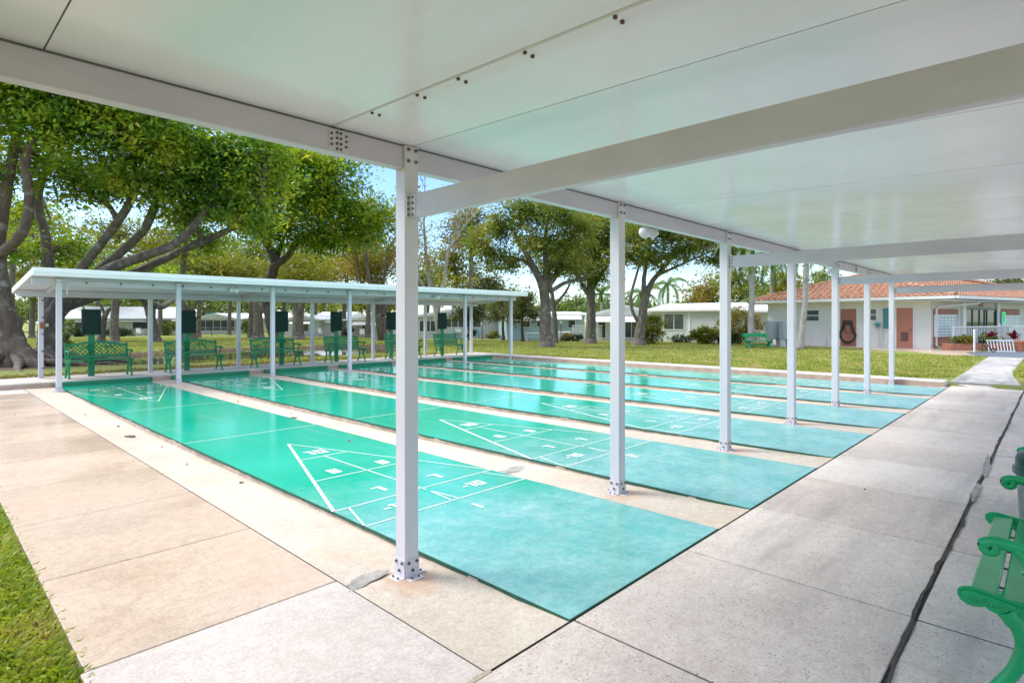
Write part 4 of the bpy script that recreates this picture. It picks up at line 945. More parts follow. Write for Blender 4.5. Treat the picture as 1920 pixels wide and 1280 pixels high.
mb = MB(); zc_ = wz(1647, 615); mb.tube([(LX(1649), -.06, zc_), (LX(1649), -.06, .1)], .022, 6); mb.tube([(LX(1642), -.05, 1.25), (LX(1635), -.05, 1.3)], .015, 6); mb.tube([(LX(1662), -.05, wz(1660, 616)), (LX(1657), -.08, 1.05), (LX(1656), -.06, .85), (LX(1656), -.06, .1)], .02, 6); mb.tube([(LX(1656), -.05, .92), (LX(1668), -.05, .9), (LX(1669), -.08, .45), (LX(1662), -.08, .2)], .018, 6); onw(mb.build('pipes', M['meter'], club))
mb = MB(); mb.tube([(LX(1551), -.05, .5), (LX(1550), -.06, .25), (LX(1548), -.05, .1)], .03, 6); onw(mb.build('hose_tap', M['meter'], club))
# hose reel hanging on the first door
hd = thing('garden_hose', 'dark hose coiled over a holder on the left salmon door', 'hose', (36.15, WY(1590), 1.2))
mb = MB(); X0 = LX(1590)
mb.bbox(X0-.24, X0+.24, -.2, -.035, 1.28, 1.5, .05); o = onw(mb.build('holder', M['hose'], hd))
mb = MB()
for k in range(6):
    w0 = .30+.02*k; zb_ = .12+.05*(k % 3)
    pts = [(X0+w0*math.sin(a)*(1.15 if math.cos(a) < 0 else .8), -.08-.012*k, .82+(.56 if math.cos(a) > 0 else .82-zb_-.1)*math.cos(a)) for a in [2*math.pi*j/28 for j in range(29)]]; mb.tube(pts, .022, 6)
mb.tube([(X0-.2, -.12, 1.3), (X0-.05, -.13, .75), (X0+.12, -.13, .78), (X0+.2, -.12, 1.3)], .018, 6)
onw(mb.build('coils', M['hose'], hd, smooth=True)); settle(hd, (36.15, WY(1590), 1.2))
# ---- front wall features. local x along dv from the corner
MF = Matrix.Translation((36.255, 4.74, 0)) @ Matrix.Rotation(ang, 4, 'Z')
def FX(px):
    u = (px-CX)/FPX; d_ = Vector((FW[0]+u*RT[0], FW[1]+u*RT[1])); # solve t*d = c + s*dv
    den = d_.x*dv.y-d_.y*dv.x
    t = (36.255*dv.y-4.74*dv.x)/den; q = Vector((d_.x*t-36.255, d_.y*t-4.74)); return q.x*dv.x+q.y*dv.y
def FZ(px, py): s = FX(px); return H+(HY-py)/FPX*depth(36.255+dv.x*s, 4.74+dv.y*s)
def onf(o):
    o.data.transform(MF)
    for c in o.children: c.data.transform(MF)
    return o
for (a, b) in ((1749, 1796), (1876, 1911)):
    mb = MB(); mb.box(FX(a), FX(b), -.02, -.003, .12, FZ(a+10, 579)); pn = mb.build('board_panel', M['salmon'], club); onf(pn)
for (a, b, t0, t1) in ((1751, 1791, 591, 630), (1876, 1911, 592, 632)):
    mb = MB(); rect_frame(mb, FX(a), FX(b), FZ(a, t1), FZ(a, t0), y=-.02, w_=.04, d=.08); f_ = mb.build('mailbox_bank', M['trim'], club); mb = MB().box(FX(a), FX(b), -.07, -.022, FZ(a, t1), FZ(a, t0)); mb.build('mailbox_doors', M['mailbox'], f_); onf(f_)
x0, x1 = FX(1809), FX(1865); zt = FZ(1830, 581)
mb = MB(); rect_frame(mb, x0, x1, .12, zt, w_=.07, d=.07)
for k in (.22, .45, .62, .70): mb.box(x0+(x1-x0)*k-.03, x0+(x1-x0)*k+.03, -.06, -.003, .12, zt)
f_ = mb.build('entrance_door', M['blackmetal'], club); MB().box(x0, x1, -.025, -.003, .12, zt).build('pane', M['doorglass'], f_); onf(f_)
mb = MB(); mb.box(x0-.4, x1+.25, -.12, -.003, zt+.12, zt+.17); onf(mb.build('door_rail', M['cabinet'], club))
mb = MB(); mb.box(FX(1835), FX(1842), -.05, -.003, FZ(1838, 575), FZ(1838, 568)); onf(mb.build('small_red_sign', M['salmonflat'], club))
mb = MB(); xg = FX(1873); mb.bbox(xg-.2, xg+.2, -.22, -.003, FZ(1873, 606), FZ(1873, 585), .02); g_ = mb.build('notice_box', M['cabinet'], club)
mb = MB(); rect_frame(mb, xg-.13, xg+.13, FZ(1873, 604), FZ(1873, 587), y=-.222, w_=.05, d=.02); mb.build('lit_rim', M['greenlit'], g_); onf(g_)
mb = MB(); xd = .35; mb.tube([(xd+2.2, -1.1, 2.46), (xd+2.1, -1.05, 2.4), (xd+.1, -.12, 2.2), (xd, -.07, 2.1), (xd, -.07, .2), (xd+.25, -.1, .1)], .05, 8); onf(mb.build('downpipe', M['trim'], club))
mb = MB(); mb.bbox(x1+.10, x1+.42, -.12, -.003, .06, 2.5, .02); onf(mb.build('porch_column', M['trim'], club)); mb = MB(); mb.bbox(x0-.42, x0-.1, -.12, -.003, .06, 2.5, .02); onf(mb.build('porch_column', M['trim'], club))
settle(club, (cx, cy, 0))
# railing
ra, rb = P(1787, 29.2, 0), P(1891, 32.5, 0); v = rb-ra; Lr = v.length
t_ = thing('railing', 'white metal railing with thin balusters before the clubhouse entrance', 'railing', (ra.x, ra.y, .06), math.atan2(v.y, v.x))
mb = MB(); mb.bbox(0, Lr, -.03, .03, 1.08, 1.14, .01); mb.bbox(0, Lr, -.02, .02, .12, .16, .008); mb.build('rails', M['trim'], t_)
mb = MB(); k = .12
while k < Lr-.05: mb.box(k-.018, k+.018, -.014, .014, .16, 1.08); k += .19
mb.build('balusters', M['trim'], t_)
for x in (0, Lr): MB().bbox(x-.05, x+.05, -.05, .05, -.05, 1.16, .008).build('post', M['trim'], t_)
ra2, rb2 = P(1895, 31.5, 0), P(1935, 32.2, 0); v = rb2-ra2; L2 = v.length
t_ = thing('railing', 'second white railing at the right edge of the photo by the clubhouse', 'railing', (ra2.x, ra2.y, .06), math.atan2(v.y, v.x))
mb = MB(); mb.bbox(0, L2, -.03, .03, 1.08, 1.14, .01); mb.bbox(0, L2, -.02, .02, .12, .16, .008); mb.build('rails', M['trim'], t_)
mb = MB(); k = .12
while k < L2: mb.box(k-.018, k+.018, -.014, .014, .16, 1.08); k += .19
mb.build('balusters', M['trim'], t_)
# planter, ladder, hose stand, sign post, pots
pl = P(1820, 28.2, 0); t_ = thing('planter', 'low reddish brick planter in front of the white railing', 'planter', (pl.x, pl.y, .05), TH-math.pi/2-.1)
MB().bbox(-1.15, 2.3, -.35, .35, 0, .34, .03).build('brick_edge', M['brick'], t_); MB().box(-1.05, 2.2, -.26, .26, .341, .37).build('soil', M['joint'], t_)
ld = P(1878, 26.5, 0); t_ = thing('ladder', 'short aluminium ladder lying on its side against the planter', 'ladder', (ld.x, ld.y, .06), TH-math.pi/2-.05)
MB().bbox(-.62, .62, -.02, .02, .0, .05, .01).bbox(-.62, .62, .08, .12, .50, .55, .01).build('side_rails', M['fascia'], t_)
mb = MB()
for k in range(9): x = -.56+k*.14; mb.cyl((x, 0, .05), (x, .10, .5), .02, 6)
mb.build('rungs', M['fascia'], t_)
hs = P(1848, 26.3, 0); t_ = thing('hand_truck', 'dark metal trolley leaning beside the aluminium ladder', 'trolley', (hs.x, hs.y, .06), TH-math.pi/2)
MB().tube([(-.15, 0, .1), (-.2, 0, .7), (-.18, 0, .85)], .018, 6).tube([(-.18, 0, .72), (.28, 0, .05)], .018, 6).tube([(-.18, .2, .72), (.28, .2, .05)], .018, 6).build('frame', M['blackmetal'], t_)
MB().tube([(.36+.09*math.cos(a), .0, .1+.09*math.sin(a)) for a in [2*math.pi*k/12 for k in range(13)]], .02, 6).build('wheel', M['blackmetal'], t_)
sp = P(1827, 26.6, 0); t_ = thing('sign_post', 'plain grey box on a thin white post at the corner of the lawn', 'post', (sp.x, sp.y, .05), TH-math.pi/2)
MB().bbox(-.03, .03, -.03, .03, 0, 1.05, .006).build('pole', M['trim'], t_); MB().bbox(.032, .15, -.04, .04, .42, 1.07, .01).build('box', M['cabinet'], t_)
cp = P(1918, 27, 0); t_ = thing('clay_pot', 'terracotta flower pot at the right edge near the clubhouse', 'pot', (cp.x, cp.y, .06))
MB().lathe([(.14, 0), (.22, .30), (.27, .42), (.29, .43), (.29, .5), (.25, .5), (.24, .44)], n=20).build('bowl', M['claypot'], t_, angle=40)
# electrical cabinets
for k, (px, w_) in enumerate(((1452, .95), (1473, .6))):
    p = P(px, 32.5-.5*k, 0); t_ = thing('utility_cabinet', ['wide grey-green electrical cabinet on concrete legs behind the green lawn bench', 'narrow grey electrical cabinet next to the wide one, left of the clubhouse'][k], 'utility cabinet', (p.x, p.y, GZ(p.x, p.y)), TH-math.pi/2+.25, 'utility cabinets beside the palms')
    MB().bbox(-w_/2, w_/2, -.2, .2, .45, 1.50, .02).build('housing', M['cabinet'], t_); MB().box(-w_/2+.06, w_/2-.06, -.213, -.2005, .52, 1.42).build('door', M['cabinet'], t_)
    for s in (-1, 1): MB().bbox(s*w_*.3-.1, s*w_*.3+.1, -.12, .12, -.1, .449, .01).build('leg', M['meter'], t_)
#PART4
# ================================================================== VEGETATION
def leaf_quads(C, size, rng, droop=.3, wid=.5, jit=.42, updir=None):
    """one folded diamond leaf per centre"""
    n = len(C); d = rng.normal(size=(n, 3)); d[:, 2] = d[:, 2]*.6-droop; d /= np.linalg.norm(d, axis=1)[:, None]
    up = rng.normal(size=(n, 3))*.55; up[:, 2] += 1.; s = np.cross(d, up); s /= np.linalg.norm(s, axis=1)[:, None]+1e-9
    nn = np.cross(s, d); L = size*(1+jit*rng.normal(size=n))[:, None]; L = np.clip(L, size*.4, size*2)
    W = L*wid*.5
    v0 = C-d*L*.5; v2 = C+d*L*.5-nn*L*.06; v1 = C+s*W+nn*W*.3; v3 = C-s*W+nn*W*.3
    V = np.stack([v0, v1, v2, v3], 1).reshape(-1, 3); F = np.arange(4*n).reshape(n, 4); return V, F
def crown_points(blobs, ncl, per, crad, rng, shell=.55, flat=.6):
    """clusters of leaves spread through ellipsoids; returns leaf centres and cluster centres"""
    vols = np.array([b[1][0]*b[1][1]*b[1][2] for b in blobs])**.75; cnt = np.maximum(3, (ncl*vols/vols.sum()).astype(int)); cl = []
    for (c, r), k in zip(blobs, cnt):
        d = rng.normal(size=(k, 3)); d /= np.linalg.norm(d, axis=1)[:, None]; rad = (shell+(1-shell)*rng.random(k))**1; rad = np.where(rng.random(k) < .2, rng.random(k)*shell, rad); rad = rad*np.where(rng.random(k) < .3, 1+.35*rng.random(k), 1)
        cl.append(np.array(c)+d*rad[:, None]*np.array(r))
    cl = np.concatenate(cl); sc = crad*(.55+.9*rng.random(len(cl)))
    ctr = np.repeat(cl, per, 0); sr = np.repeat(sc, per)
    off = rng.normal(size=ctr.shape); off[:, 2] *= flat; off *= (sr*.55)[:, None]
    return ctr+off, cl
def limb(mb, a, b, r0, r1, rng, bend=.12, n=6, sides=7, sag=0.):
    a = Vector(a); b = Vector(b); L = (b-a).length; pts = []; 
    o1 = Vector(rng.normal(size=3))*L*bend
    for i in range(n+1):
        u = i/n; p = a.lerp(b, u)+o1*math.sin(math.pi*u)+Vector((0, 0, -sag*L*math.sin(math.pi*u))); pts.append(p)
    mb.tube(pts, [r0+(r1-r0)*i/n for i in range(n+1)], sides); return pts
def tree(name, label, cat, base, paths, blobs, leafmat_, bark='bark', ncl=260, per=60, crad=.55, leaf=.15, seed=1, flare=1.5, group=None, twigs=1.0, wid=.5, droop=.3, roots=0, shell=.55, sides=10, twr=.035):
    """paths: [[(point, radius), ...], ...] big limbs; blobs: [(centre, radii)]"""
    rng = np.random.default_rng(seed); base = Vector(base)
    t_ = thing(name, label, cat, base, 0, group); mb = MB(); nodes = []
    for path in paths:
        P3 = smooth_pts([tuple(p)+(r,) for p, r in path], 5); pts = [Vector(q[:3]) for q in P3]; rd = [q[3] for q in P3]
        w_ = rng.normal(size=(len(pts), 3))*.06; pts = [p+Vector(w)*rr for p, w, rr in zip(pts, w_, rd)]
        mb.tube(pts, rd, sides); nodes += [(p, r) for p, r in zip(pts, rd)][len(pts)//3:]
    if flare:
        p0, r0 = paths[0][0]; mb.tube([Vector(p0)+Vector((0, 0, -.35)), Vector(p0)+Vector((0, 0, .02)), Vector(p0)+Vector((0, 0, .35))], [r0*flare*1.25, r0*flare, r0*1.02], sides)
    for k in range(roots):
        a = 2*math.pi*k/roots+rng.random()*.6; p0, r0 = paths[0][0]; L = r0*(3.5+4*rng.random()); q = Vector(p0)+Vector((math.cos(a), math.sin(a), 0))*L
        pts = [Vector(p0)+Vector((math.cos(a)*r0*.5, math.sin(a)*r0*.5, .55*r0*2)), Vector(p0).lerp(q, .35)+Vector((0, 0, .12)), Vector(p0).lerp(q, .7)+Vector(rng.normal(size=3))*Vector((.2, .2, 0)).length*.4, q+Vector((0, 0, -.08))]; mb.tube(pts, [r0*.5, r0*.33, r0*.22, r0*.08], 8)
    Cn, cl = crown_points(blobs, ncl, per, crad, rng, shell)
    for (c, r) in blobs:   # a bough into each blob, then twigs to its clusters
        c = Vector(c); nd = min(nodes, key=lambda q: (q[0]-c).length+max(0, q[0].z-c.z)*1.5)
        pts = limb(mb, nd[0], c, min(nd[1]*.8, .16), .04, rng, .08, 6, 7)
        near_ = [q for q in cl if ((q-np.array(c))**2/np.array(r)**2).sum() < 1.3]; rng.shuffle(near_)
        for q in near_[:int(9*twigs)]:
            s_ = pts[2+int(rng.integers(0, 4))]; limb(mb, s_, q, twr, .010, rng, .08, 4, 5)
    mb.v = [(x-base.x, y-base.y, z-base.z) for x, y, z in mb.v]; mb.build('trunk', M[bark], t_, smooth=True)
    if per:
        V, F_ = leaf_quads(Cn, leaf, rng, droop, wid); V = V-np.array(base); npmesh('crown', V, F_, M[leafmat_], t_)
    return t_
def blob(px, py, D, rx, ry=None, rd=None, dz=0):
    """ellipsoid that covers rx x ry pixels of the photo when D metres away"""
    ry = ry or rx; m = D/FPX; c = P(px, D, py=py); R = rx*m; return ((c.x, c.y, c.z+dz), (rd or R, rd or R, ry*m))
def pp(px, py, D, r): return (tuple(P(px, D, py=py)), r)
def gb(px, D): p = P(px, D, 0); return Vector((p.x, p.y, GZ(p.x, p.y)))
def bp(px, D, r): return (tuple(gb(px, D)), r)
# --- the two big trees behind the far shelter
B1 = gb(28, 19.3)
tree('shade_tree', 'huge leaning shade tree with mottled grey trunk at the far left edge', 'tree', B1,
     [[bp(28, 19.3, .42), pp(22, 640, 19.2, .38), pp(5, 560, 19, .27), pp(-6, 470, 18.8, .22), pp(4, 400, 18.5, .18), pp(22, 300, 18.2, .14), pp(40, 200, 18, .12)],
      [pp(-4, 480, 18.8, .18), pp(40, 440, 18.3, .15), pp(55, 370, 18, .13), pp(48, 300, 17.6, .12), pp(80, 230, 17.5, .08)],
      [pp(22, 640, 19.2, .35), pp(70, 690, 18.9, .22), pp(95, 704, 18.8, .12)],
      [pp(20, 600, 19.3, .34), pp(-10, 640, 19.6, .3), pp(-40, 690, 19.8, .25)]],
     [blob(-20, 220, 17.5, 75, 75), blob(60, 190, 17.2, 85, 62), blob(130, 240, 17.3, 75, 60), blob(-5, 330, 18.5, 50, 45), blob(70, 290, 19.5, 60, 38), blob(200, 215, 17.0, 80, 55), blob(120, 130, 17.0, 110, 60), blob(0, 100, 16.8, 90, 60), blob(20, 470, 20.5, 40, 22)],
     'leafA', 'barkred', 430, 64, .60, .15, 11, 1.15, 'large shade trees over the far shelter', 1.9, roots=6)
B2 = gb(92, 20.6)
tree('shade_tree', 'broad shade tree whose many grey limbs fan right above the far shelter roof', 'tree', B2,
     [[bp(92, 20.6, .40), pp(94, 650, 20.6, .37), pp(98, 600, 20.6, .34), pp(140, 550, 20.5, .24), pp(215, 500, 20.2, .18), pp(320, 462, 19.8, .14), pp(365, 420, 19.5, .13), pp(400, 380, 19.3, .08)],
      [pp(95, 610, 20.6, .28), pp(92, 520, 20.8, .19), pp(85, 440, 20.6, .15), pp(70, 370, 20.4, .15), pp(95, 300, 20, .1)],
      [pp(98, 600, 20.6, .26), pp(140, 520, 20.1, .18), pp(195, 450, 19.8, .14), pp(235, 395, 19.4, .13), pp(255, 350, 19, .09)],
      [pp(110, 585, 20.6, .24), pp(178, 515, 20.7, .18), pp(262, 440, 20.4, .14), pp(285, 400, 20, .14), pp(300, 350, 20, .09)],
      [pp(130, 560, 20.6, .22), pp(235, 520, 20.9, .17), pp(340, 470, 20.8, .13), pp(410, 440, 20.4, .12), pp(470, 410, 20, .07)],
      [pp(120, 575, 20.7, .22), pp(200, 550, 21.5, .17), pp(262, 556, 22, .14), pp(300, 575, 23, .12), pp(330, 560, 24, .07)],
      [bp(96, 20.6, .34), pp(125, 690, 20.4, .2), pp(165, 700, 20.2, .1)]],
     [blob(250, 250, 18.5, 80, 50), blob(330, 270, 18.5, 85, 52), blob(290, 340, 18.8, 90, 42), blob(390, 340, 19, 80, 52), blob(430, 290, 18.8, 75, 48), blob(200, 330, 19, 65, 42), blob(490, 330, 19.5, 60, 45), blob(460, 400, 19.8, 65, 40), blob(360, 400, 20.3, 60, 28), blob(150, 350, 19.5, 50, 35), blob(130, 470, 22, 55, 22), blob(500, 270, 19, 55, 32), blob(395, 455, 21.5, 45, 22), blob(40, 400, 22, 50, 22), blob(255, 190, 18, 90, 40)],
     'leafA', 'bark', 690, 62, .60, .15, 12, 1.15, 'large shade trees over the far shelter', 1.9, roots=7)
B3 = gb(520, 41)
tree('shade_tree', 'dark crooked shade tree with dense green crown left of the big near post', 'tree', B3,
     [[bp(520, 41, .5), pp(508, 600, 41, .42), pp(500, 545, 41, .38), pp(516, 492, 40.5, .34), pp(500, 455, 40, .26), pp(492, 420, 39.5, .2), pp(505, 390, 39, .12)],
      [pp(512, 500, 40.5, .3), pp(540, 480, 40, .22), pp(560, 455, 39.5, .2), pp(610, 448, 39.5, .12), pp(650, 430, 39.5, .07)],
      [pp(512, 500, 40.5, .22), pp(527, 460, 40.5, .16), pp(540, 420, 40, .1)]],
     [blob(500, 350, 37, 70, 55), blob(560, 310, 37, 60, 40), blob(620, 320, 36.5, 60, 45), blob(590, 385, 37.5, 75, 45), blob(660, 390, 37, 65, 42), blob(705, 425, 38, 42, 42), blob(640, 440, 39, 60, 26), blob(530, 420, 39, 60, 35), blob(470, 410, 39, 45, 30), blob(600, 455, 40, 50, 22)],
     'leafA', 'barkdark', 640, 62, .95, .22, 13, 1.3, 'large shade trees over the far shelter', 1.2)
# --- bare topped pale tree just right of the near post
def bare(label, base, px, D, top, seed, leafy, lm='leafO', bark='barkpale', nb=16):
    rng = np.random.default_rng(seed); mb = MB(); t_ = thing('thin_tree', label, 'tree', base)
    trunk = [Vector(base)+Vector((0, 0, -.2)), P(px-6, D, py=590), P(px-18, D, py=540), P(px-26, D, py=480), P(px-30, D, py=420), P(px-28, D, py=top)]
    mb.tube(trunk, [.26, .2, .16, .12, .07, .02], 8); tips = []
    t2 = [P(px-6, D, py=592), P(px+6, D, py=540), P(px+14, D, py=470), P(px+40, D, py=430), P(px+80, D, py=385)]; mb.tube(t2, [.16, .13, .11, .08, .03], 8)
    t3 = [P(px-10, D, py=575), P(px-40, D, py=520), P(px-45, D, py=450), P(px-42, D, py=400)]; mb.tube(t3, [.12, .09, .06, .02], 8)
    for path in (trunk, t2, t3):
        for k in range(nb):
            u = .35+.62*rng.random(); i = int(u*(len(path)-1)); p = path[i].lerp(path[min(i+1, len(path)-1)], u*(len(path)-1)-i)
            dirv = Vector((rng.normal(), rng.normal(), abs(rng.normal())*1.2+.7)).normalized(); L = 1.2+1.6*rng.random(); q = p+dirv*L
            pts = limb(mb, p, q, .035, .008, rng, .07, 4, 4); tips += pts[2:]
            for w in range(3): s_ = pts[1+w]; q2 = s_+(dirv+Vector(rng.normal(size=3))*.6).normalized()*L*.45; limb(mb, s_, q2, .014, .005, rng, .06, 3, 4); tips.append(q2)
    b_ = Vector(base); mb.v = [(x-b_.x, y-b_.y, z-b_.z) for x, y, z in mb.v]; mb.build('trunk', M[bark], t_, smooth=True)
    C = np.array([tuple(tips[int(i)]) for i in rng.integers(0, len(tips), leafy)])+rng.normal(size=(leafy, 3))*.28
    V, F_ = leaf_quads(C, .17, rng, .4); npmesh('crown', V-np.array(b_), F_, M[lm], t_)
bare('tall thin pale barked tree with bare twigs just right of the big near post', gb(825, 42), 825, 42, 330, 21, 2600)
bare('thin half bare russet tree between the dark shade tree and the big near post', gb(716, 47), 712, 47, 430, 22, 5200, 'leafO', 'bark', 14)
# --- middle trees beyond the kerb
GT = 'oaks on the lawn beyond the kerb'
tree('oak_tree', 'stout oak with dark trunk and full crown nearest to the kerb', 'tree', gb(1025, 32.8),
     [[bp(1025, 32.8, .42), pp(1023, 600, 32.8, .33), pp(1020, 545, 32.8, .28), pp(1000, 500, 32.5, .18), pp(975, 455, 32.3, .12), pp(955, 420, 32, .07)],
      [pp(1021, 550, 32.8, .26), pp(1024, 500, 32.6, .18), pp(1022, 450, 32.4, .12), pp(1030, 400, 32, .07)],
      [pp(1022, 545, 32.8, .2), pp(1050, 500, 32.8, .14), pp(1062, 450, 32.6, .09)],
      [pp(1030, 548, 32.8, .13), pp(1060, 530, 32.8, .1), pp(1095, 522, 33, .07), pp(1120, 505, 33, .04)],
      [pp(1010, 525, 32.6, .12), pp(985, 490, 32.9, .09), pp(940, 480, 33, .05)]],
     [blob(985, 395, 32, 56, 44), blob(1040, 395, 31.5, 66, 46), blob(935, 425, 32.5, 52, 42), blob(895, 455, 33, 34, 30), blob(1080, 500, 32.5, 36, 20), blob(1000, 455, 32, 60, 32), blob(1060, 460, 32, 50, 32), blob(915, 480, 33, 40, 26), blob(960, 495, 33, 42, 22), blob(1035, 500, 32.8, 45, 20), blob(1085, 425, 32.4, 40, 35)],
     'leafB', 'bark', 620, 44, .50, .15, 31, 1.25, GT, 1.6, shell=.3)
tree('oak_tree', 'upright oak with straight trunk just left of the second near post', 'tree', gb(1107, 38.5),
     [[bp(1107, 38.5, .40), pp(1108, 600, 38.5, .33), pp(1108, 550, 38.5, .29), pp(1106, 510, 38.5, .2), pp(1115, 460, 38, .12), pp(1120, 420, 38, .07)],
      [pp(1108, 560, 38.5, .2), pp(1090, 530, 38.4, .13), pp(1080, 500, 38.2, .08)], [pp(1108, 545, 38.5, .18), pp(1130, 510, 38.5, .12), pp(1150, 480, 38.3, .07)]],
     [blob(1105, 430, 38, 48, 42), blob(1130, 470, 38, 42, 34), blob(1080, 480, 38, 40, 30), blob(1110, 515, 38.4, 40, 20), blob(1150, 430, 38, 40, 40)],
     'leafB', 'bark', 380, 52, .72, .17, 32, 1.2, GT, 1.1)
tree('oak_tree', 'slender oak trunk with one crooked limb right behind the stout oak', 'tree', gb(1042, 40),
     [[bp(1041, 40, .22), pp(1040, 600, 40, .18), pp(1036, 560, 40, .15), pp(1032, 530, 40, .11), pp(1030, 500, 40, .07)], [pp(1038, 575, 40, .11), pp(1060, 548, 40, .09), pp(1070, 530, 40, .05)]],
     [blob(1035, 475, 41, 50, 28), blob(1075, 500, 41, 36, 20)], 'leafB', 'bark', 90, 46, .75, .17, 33, 1.2, GT, 1.)
tree('oak_tree', 'wide spreading oak with forked leaning trunk between the second and third near posts', 'tree', gb(1199, 34.3),
     [[bp(1197, 34.3, .36), pp(1203, 600, 34.3, .27), pp(1210, 560, 34.3, .24), pp(1222, 530, 34.2, .16), pp(1245, 500, 34, .12), pp(1275, 470, 33.8, .07)],
      [pp(1209, 555, 34.3, .17), pp(1207, 525, 34.2, .13), pp(1215, 480, 34, .09), pp(1220, 440, 33.8, .05)],
      [pp(1199, 608, 34.3, .12), pp(1185, 580, 34.3, .10), pp(1184, 550, 34.3, .09), pp(1195, 510, 34.2, .07), pp(1205, 470, 34, .05)],
      [pp(1235, 515, 34.1, .09), pp(1290, 490, 34, .06), pp(1335, 470, 33.8, .035)]],
     [blob(1210, 440, 33.5, 50, 42), blob(1260, 430, 33.2, 55, 40), blob(1180, 480, 34, 40, 28), blob(1230, 485, 33.5, 48, 26), blob(1285, 470, 33.5, 50, 28), blob(1330, 450, 33.5, 45, 30), blob(1345, 490, 34, 30, 16), blob(1300, 420, 33, 45, 35), blob(1190, 430, 34.5, 40, 30), blob(1375, 470, 34, 30, 20)],
     'leafB', 'bark', 560, 44, .50, .15, 34, 1.25, GT, 1.8, shell=.3)
for px, D, s, lab in ((980, 45, 1.0, 'small dusky tree with thin trunk before the pale blue mobile home'), (881, 47, .9, 'small rounded dusky tree before the lap sided home, left of its lamp post'), (944, 49, .75, 'little leaning tree between the last two far shelter posts')):
    b = gb(px, D); tree('small_tree', lab, 'tree', b, [[bp(px, D, .13), pp(px-1, 610, D, .10), pp(px, 585, D, .08), pp(px+3, 560, D, .04)]],
        [blob(px, 578, D, 36*s, 20*s), blob(px-16, 592, D, 22*s, 10), blob(px+16, 590, D, 22*s, 10), blob(px+2, 560, D, 24*s, 14)], 'leafK', 'barkdark', int(150*s), 42, .55, .15, int(px), 1.3, 'small dusky trees on the far lawn')
# trunks in the left background under the shelter
GB = 'trees along the far bank of the pond'
def bg(label, px, D, forks, blobs, lm='leafB', bark='bark', r=.3, ncl=200, per=42, crad=.9, leaf=.24, seed=1, name='bank_tree', grp=GB):
    b = gb(px, D); paths = []
    for k, f in enumerate(forks): paths.append(([(tuple(b), r)] if k == 0 else [])+[pp(x, y, D, rr) for x, y, rr in f])
    tree(name, label, 'tree', b, paths, [blob(x, y, D+dd, rx, ry) for x, y, dd, rx, ry in blobs], lm, bark, ncl, per, crad, leaf, seed, 1.3, grp, .8, twr=.05)
bg('small forked tree in front of the long cream mobile home', 190, 47, [[(193, 605, .24), (198, 590, .2), (208, 578, .14), (222, 572, .1), (232, 555, .07)], [(197, 592, .14), (190, 575, .1), (178, 558, .06)], [(190, 612, .1), (165, 590, .08), (150, 565, .05)]], [(200, 525, 0, 60, 25), (150, 530, 1, 50, 22), (250, 545, -1, 45, 18)], seed=41, r=.27, ncl=110)
bg('dark trunked bank tree leaning left behind the second shelter back post', 292, 46, [[(284, 600, .34), (276, 575, .28), (262, 558, .2), (240, 540, .13)], [(286, 600, .2), (290, 560, .16), (300, 520, .1)]], [(290, 520, 0, 60, 30), (330, 545, 0, 45, 20), (240, 515, 0, 50, 22)], 'leafA', 'bark', .4, 150, seed=42)
bg('many stemmed pale limbed tree behind the second scoreboard', 358, 52, [[(358, 608, .3), (352, 590, .2), (345, 570, .12), (335, 545, .07)], [(358, 608, .25), (362, 580, .17), (372, 560, .1), (385, 540, .06)], [(360, 605, .2), (378, 588, .1), (398, 568, .06)], [(356, 604, .2), (355, 570, .12), (352, 540, .06)]], [(350, 500, 0, 60, 32), (400, 520, 1, 45, 25)], 'leafB', 'bark', .5, 130, seed=43)
bg('thick trunk behind the third scoreboard, nearest the shelter post', 484, 51, [[(484, 600, .42), (480, 575, .32), (470, 555, .2), (450, 540, .1)], [(484, 598, .3), (492, 570, .2), (500, 540, .1)]], [(455, 505, 2, 60, 32), (410, 500, 3, 45, 28)], 'leafY', 'bark', .5, 130, seed=44)
bg('grey forked bank tree between the third and fourth scoreboards', 558, 50, [[(556, 600, .32), (556, 585, .26), (550, 565, .16), (545, 545, .1)], [(557, 590, .24), (568, 570, .15), (580, 550, .08)]], [(570, 505, 2, 55, 28), (545, 540, 1, 40, 14)], 'leafY', 'bark', .48, 110, seed=45)
bg('thick many limbed tree right before the big near post', 715, 48, [[(715, 600, .4), (712, 585, .3), (700, 565, .2), (688, 545, .1)], [(716, 592, .3), (716, 560, .2), (718, 530, .1)], [(717, 590, .3), (728, 565, .2), (738, 540, .1)]], [(705, 510, 1, 45, 30), (735, 480, 1, 35, 35), (670, 500, 2, 40, 25)], 'leafO', 'bark', .55, 120, seed=46)
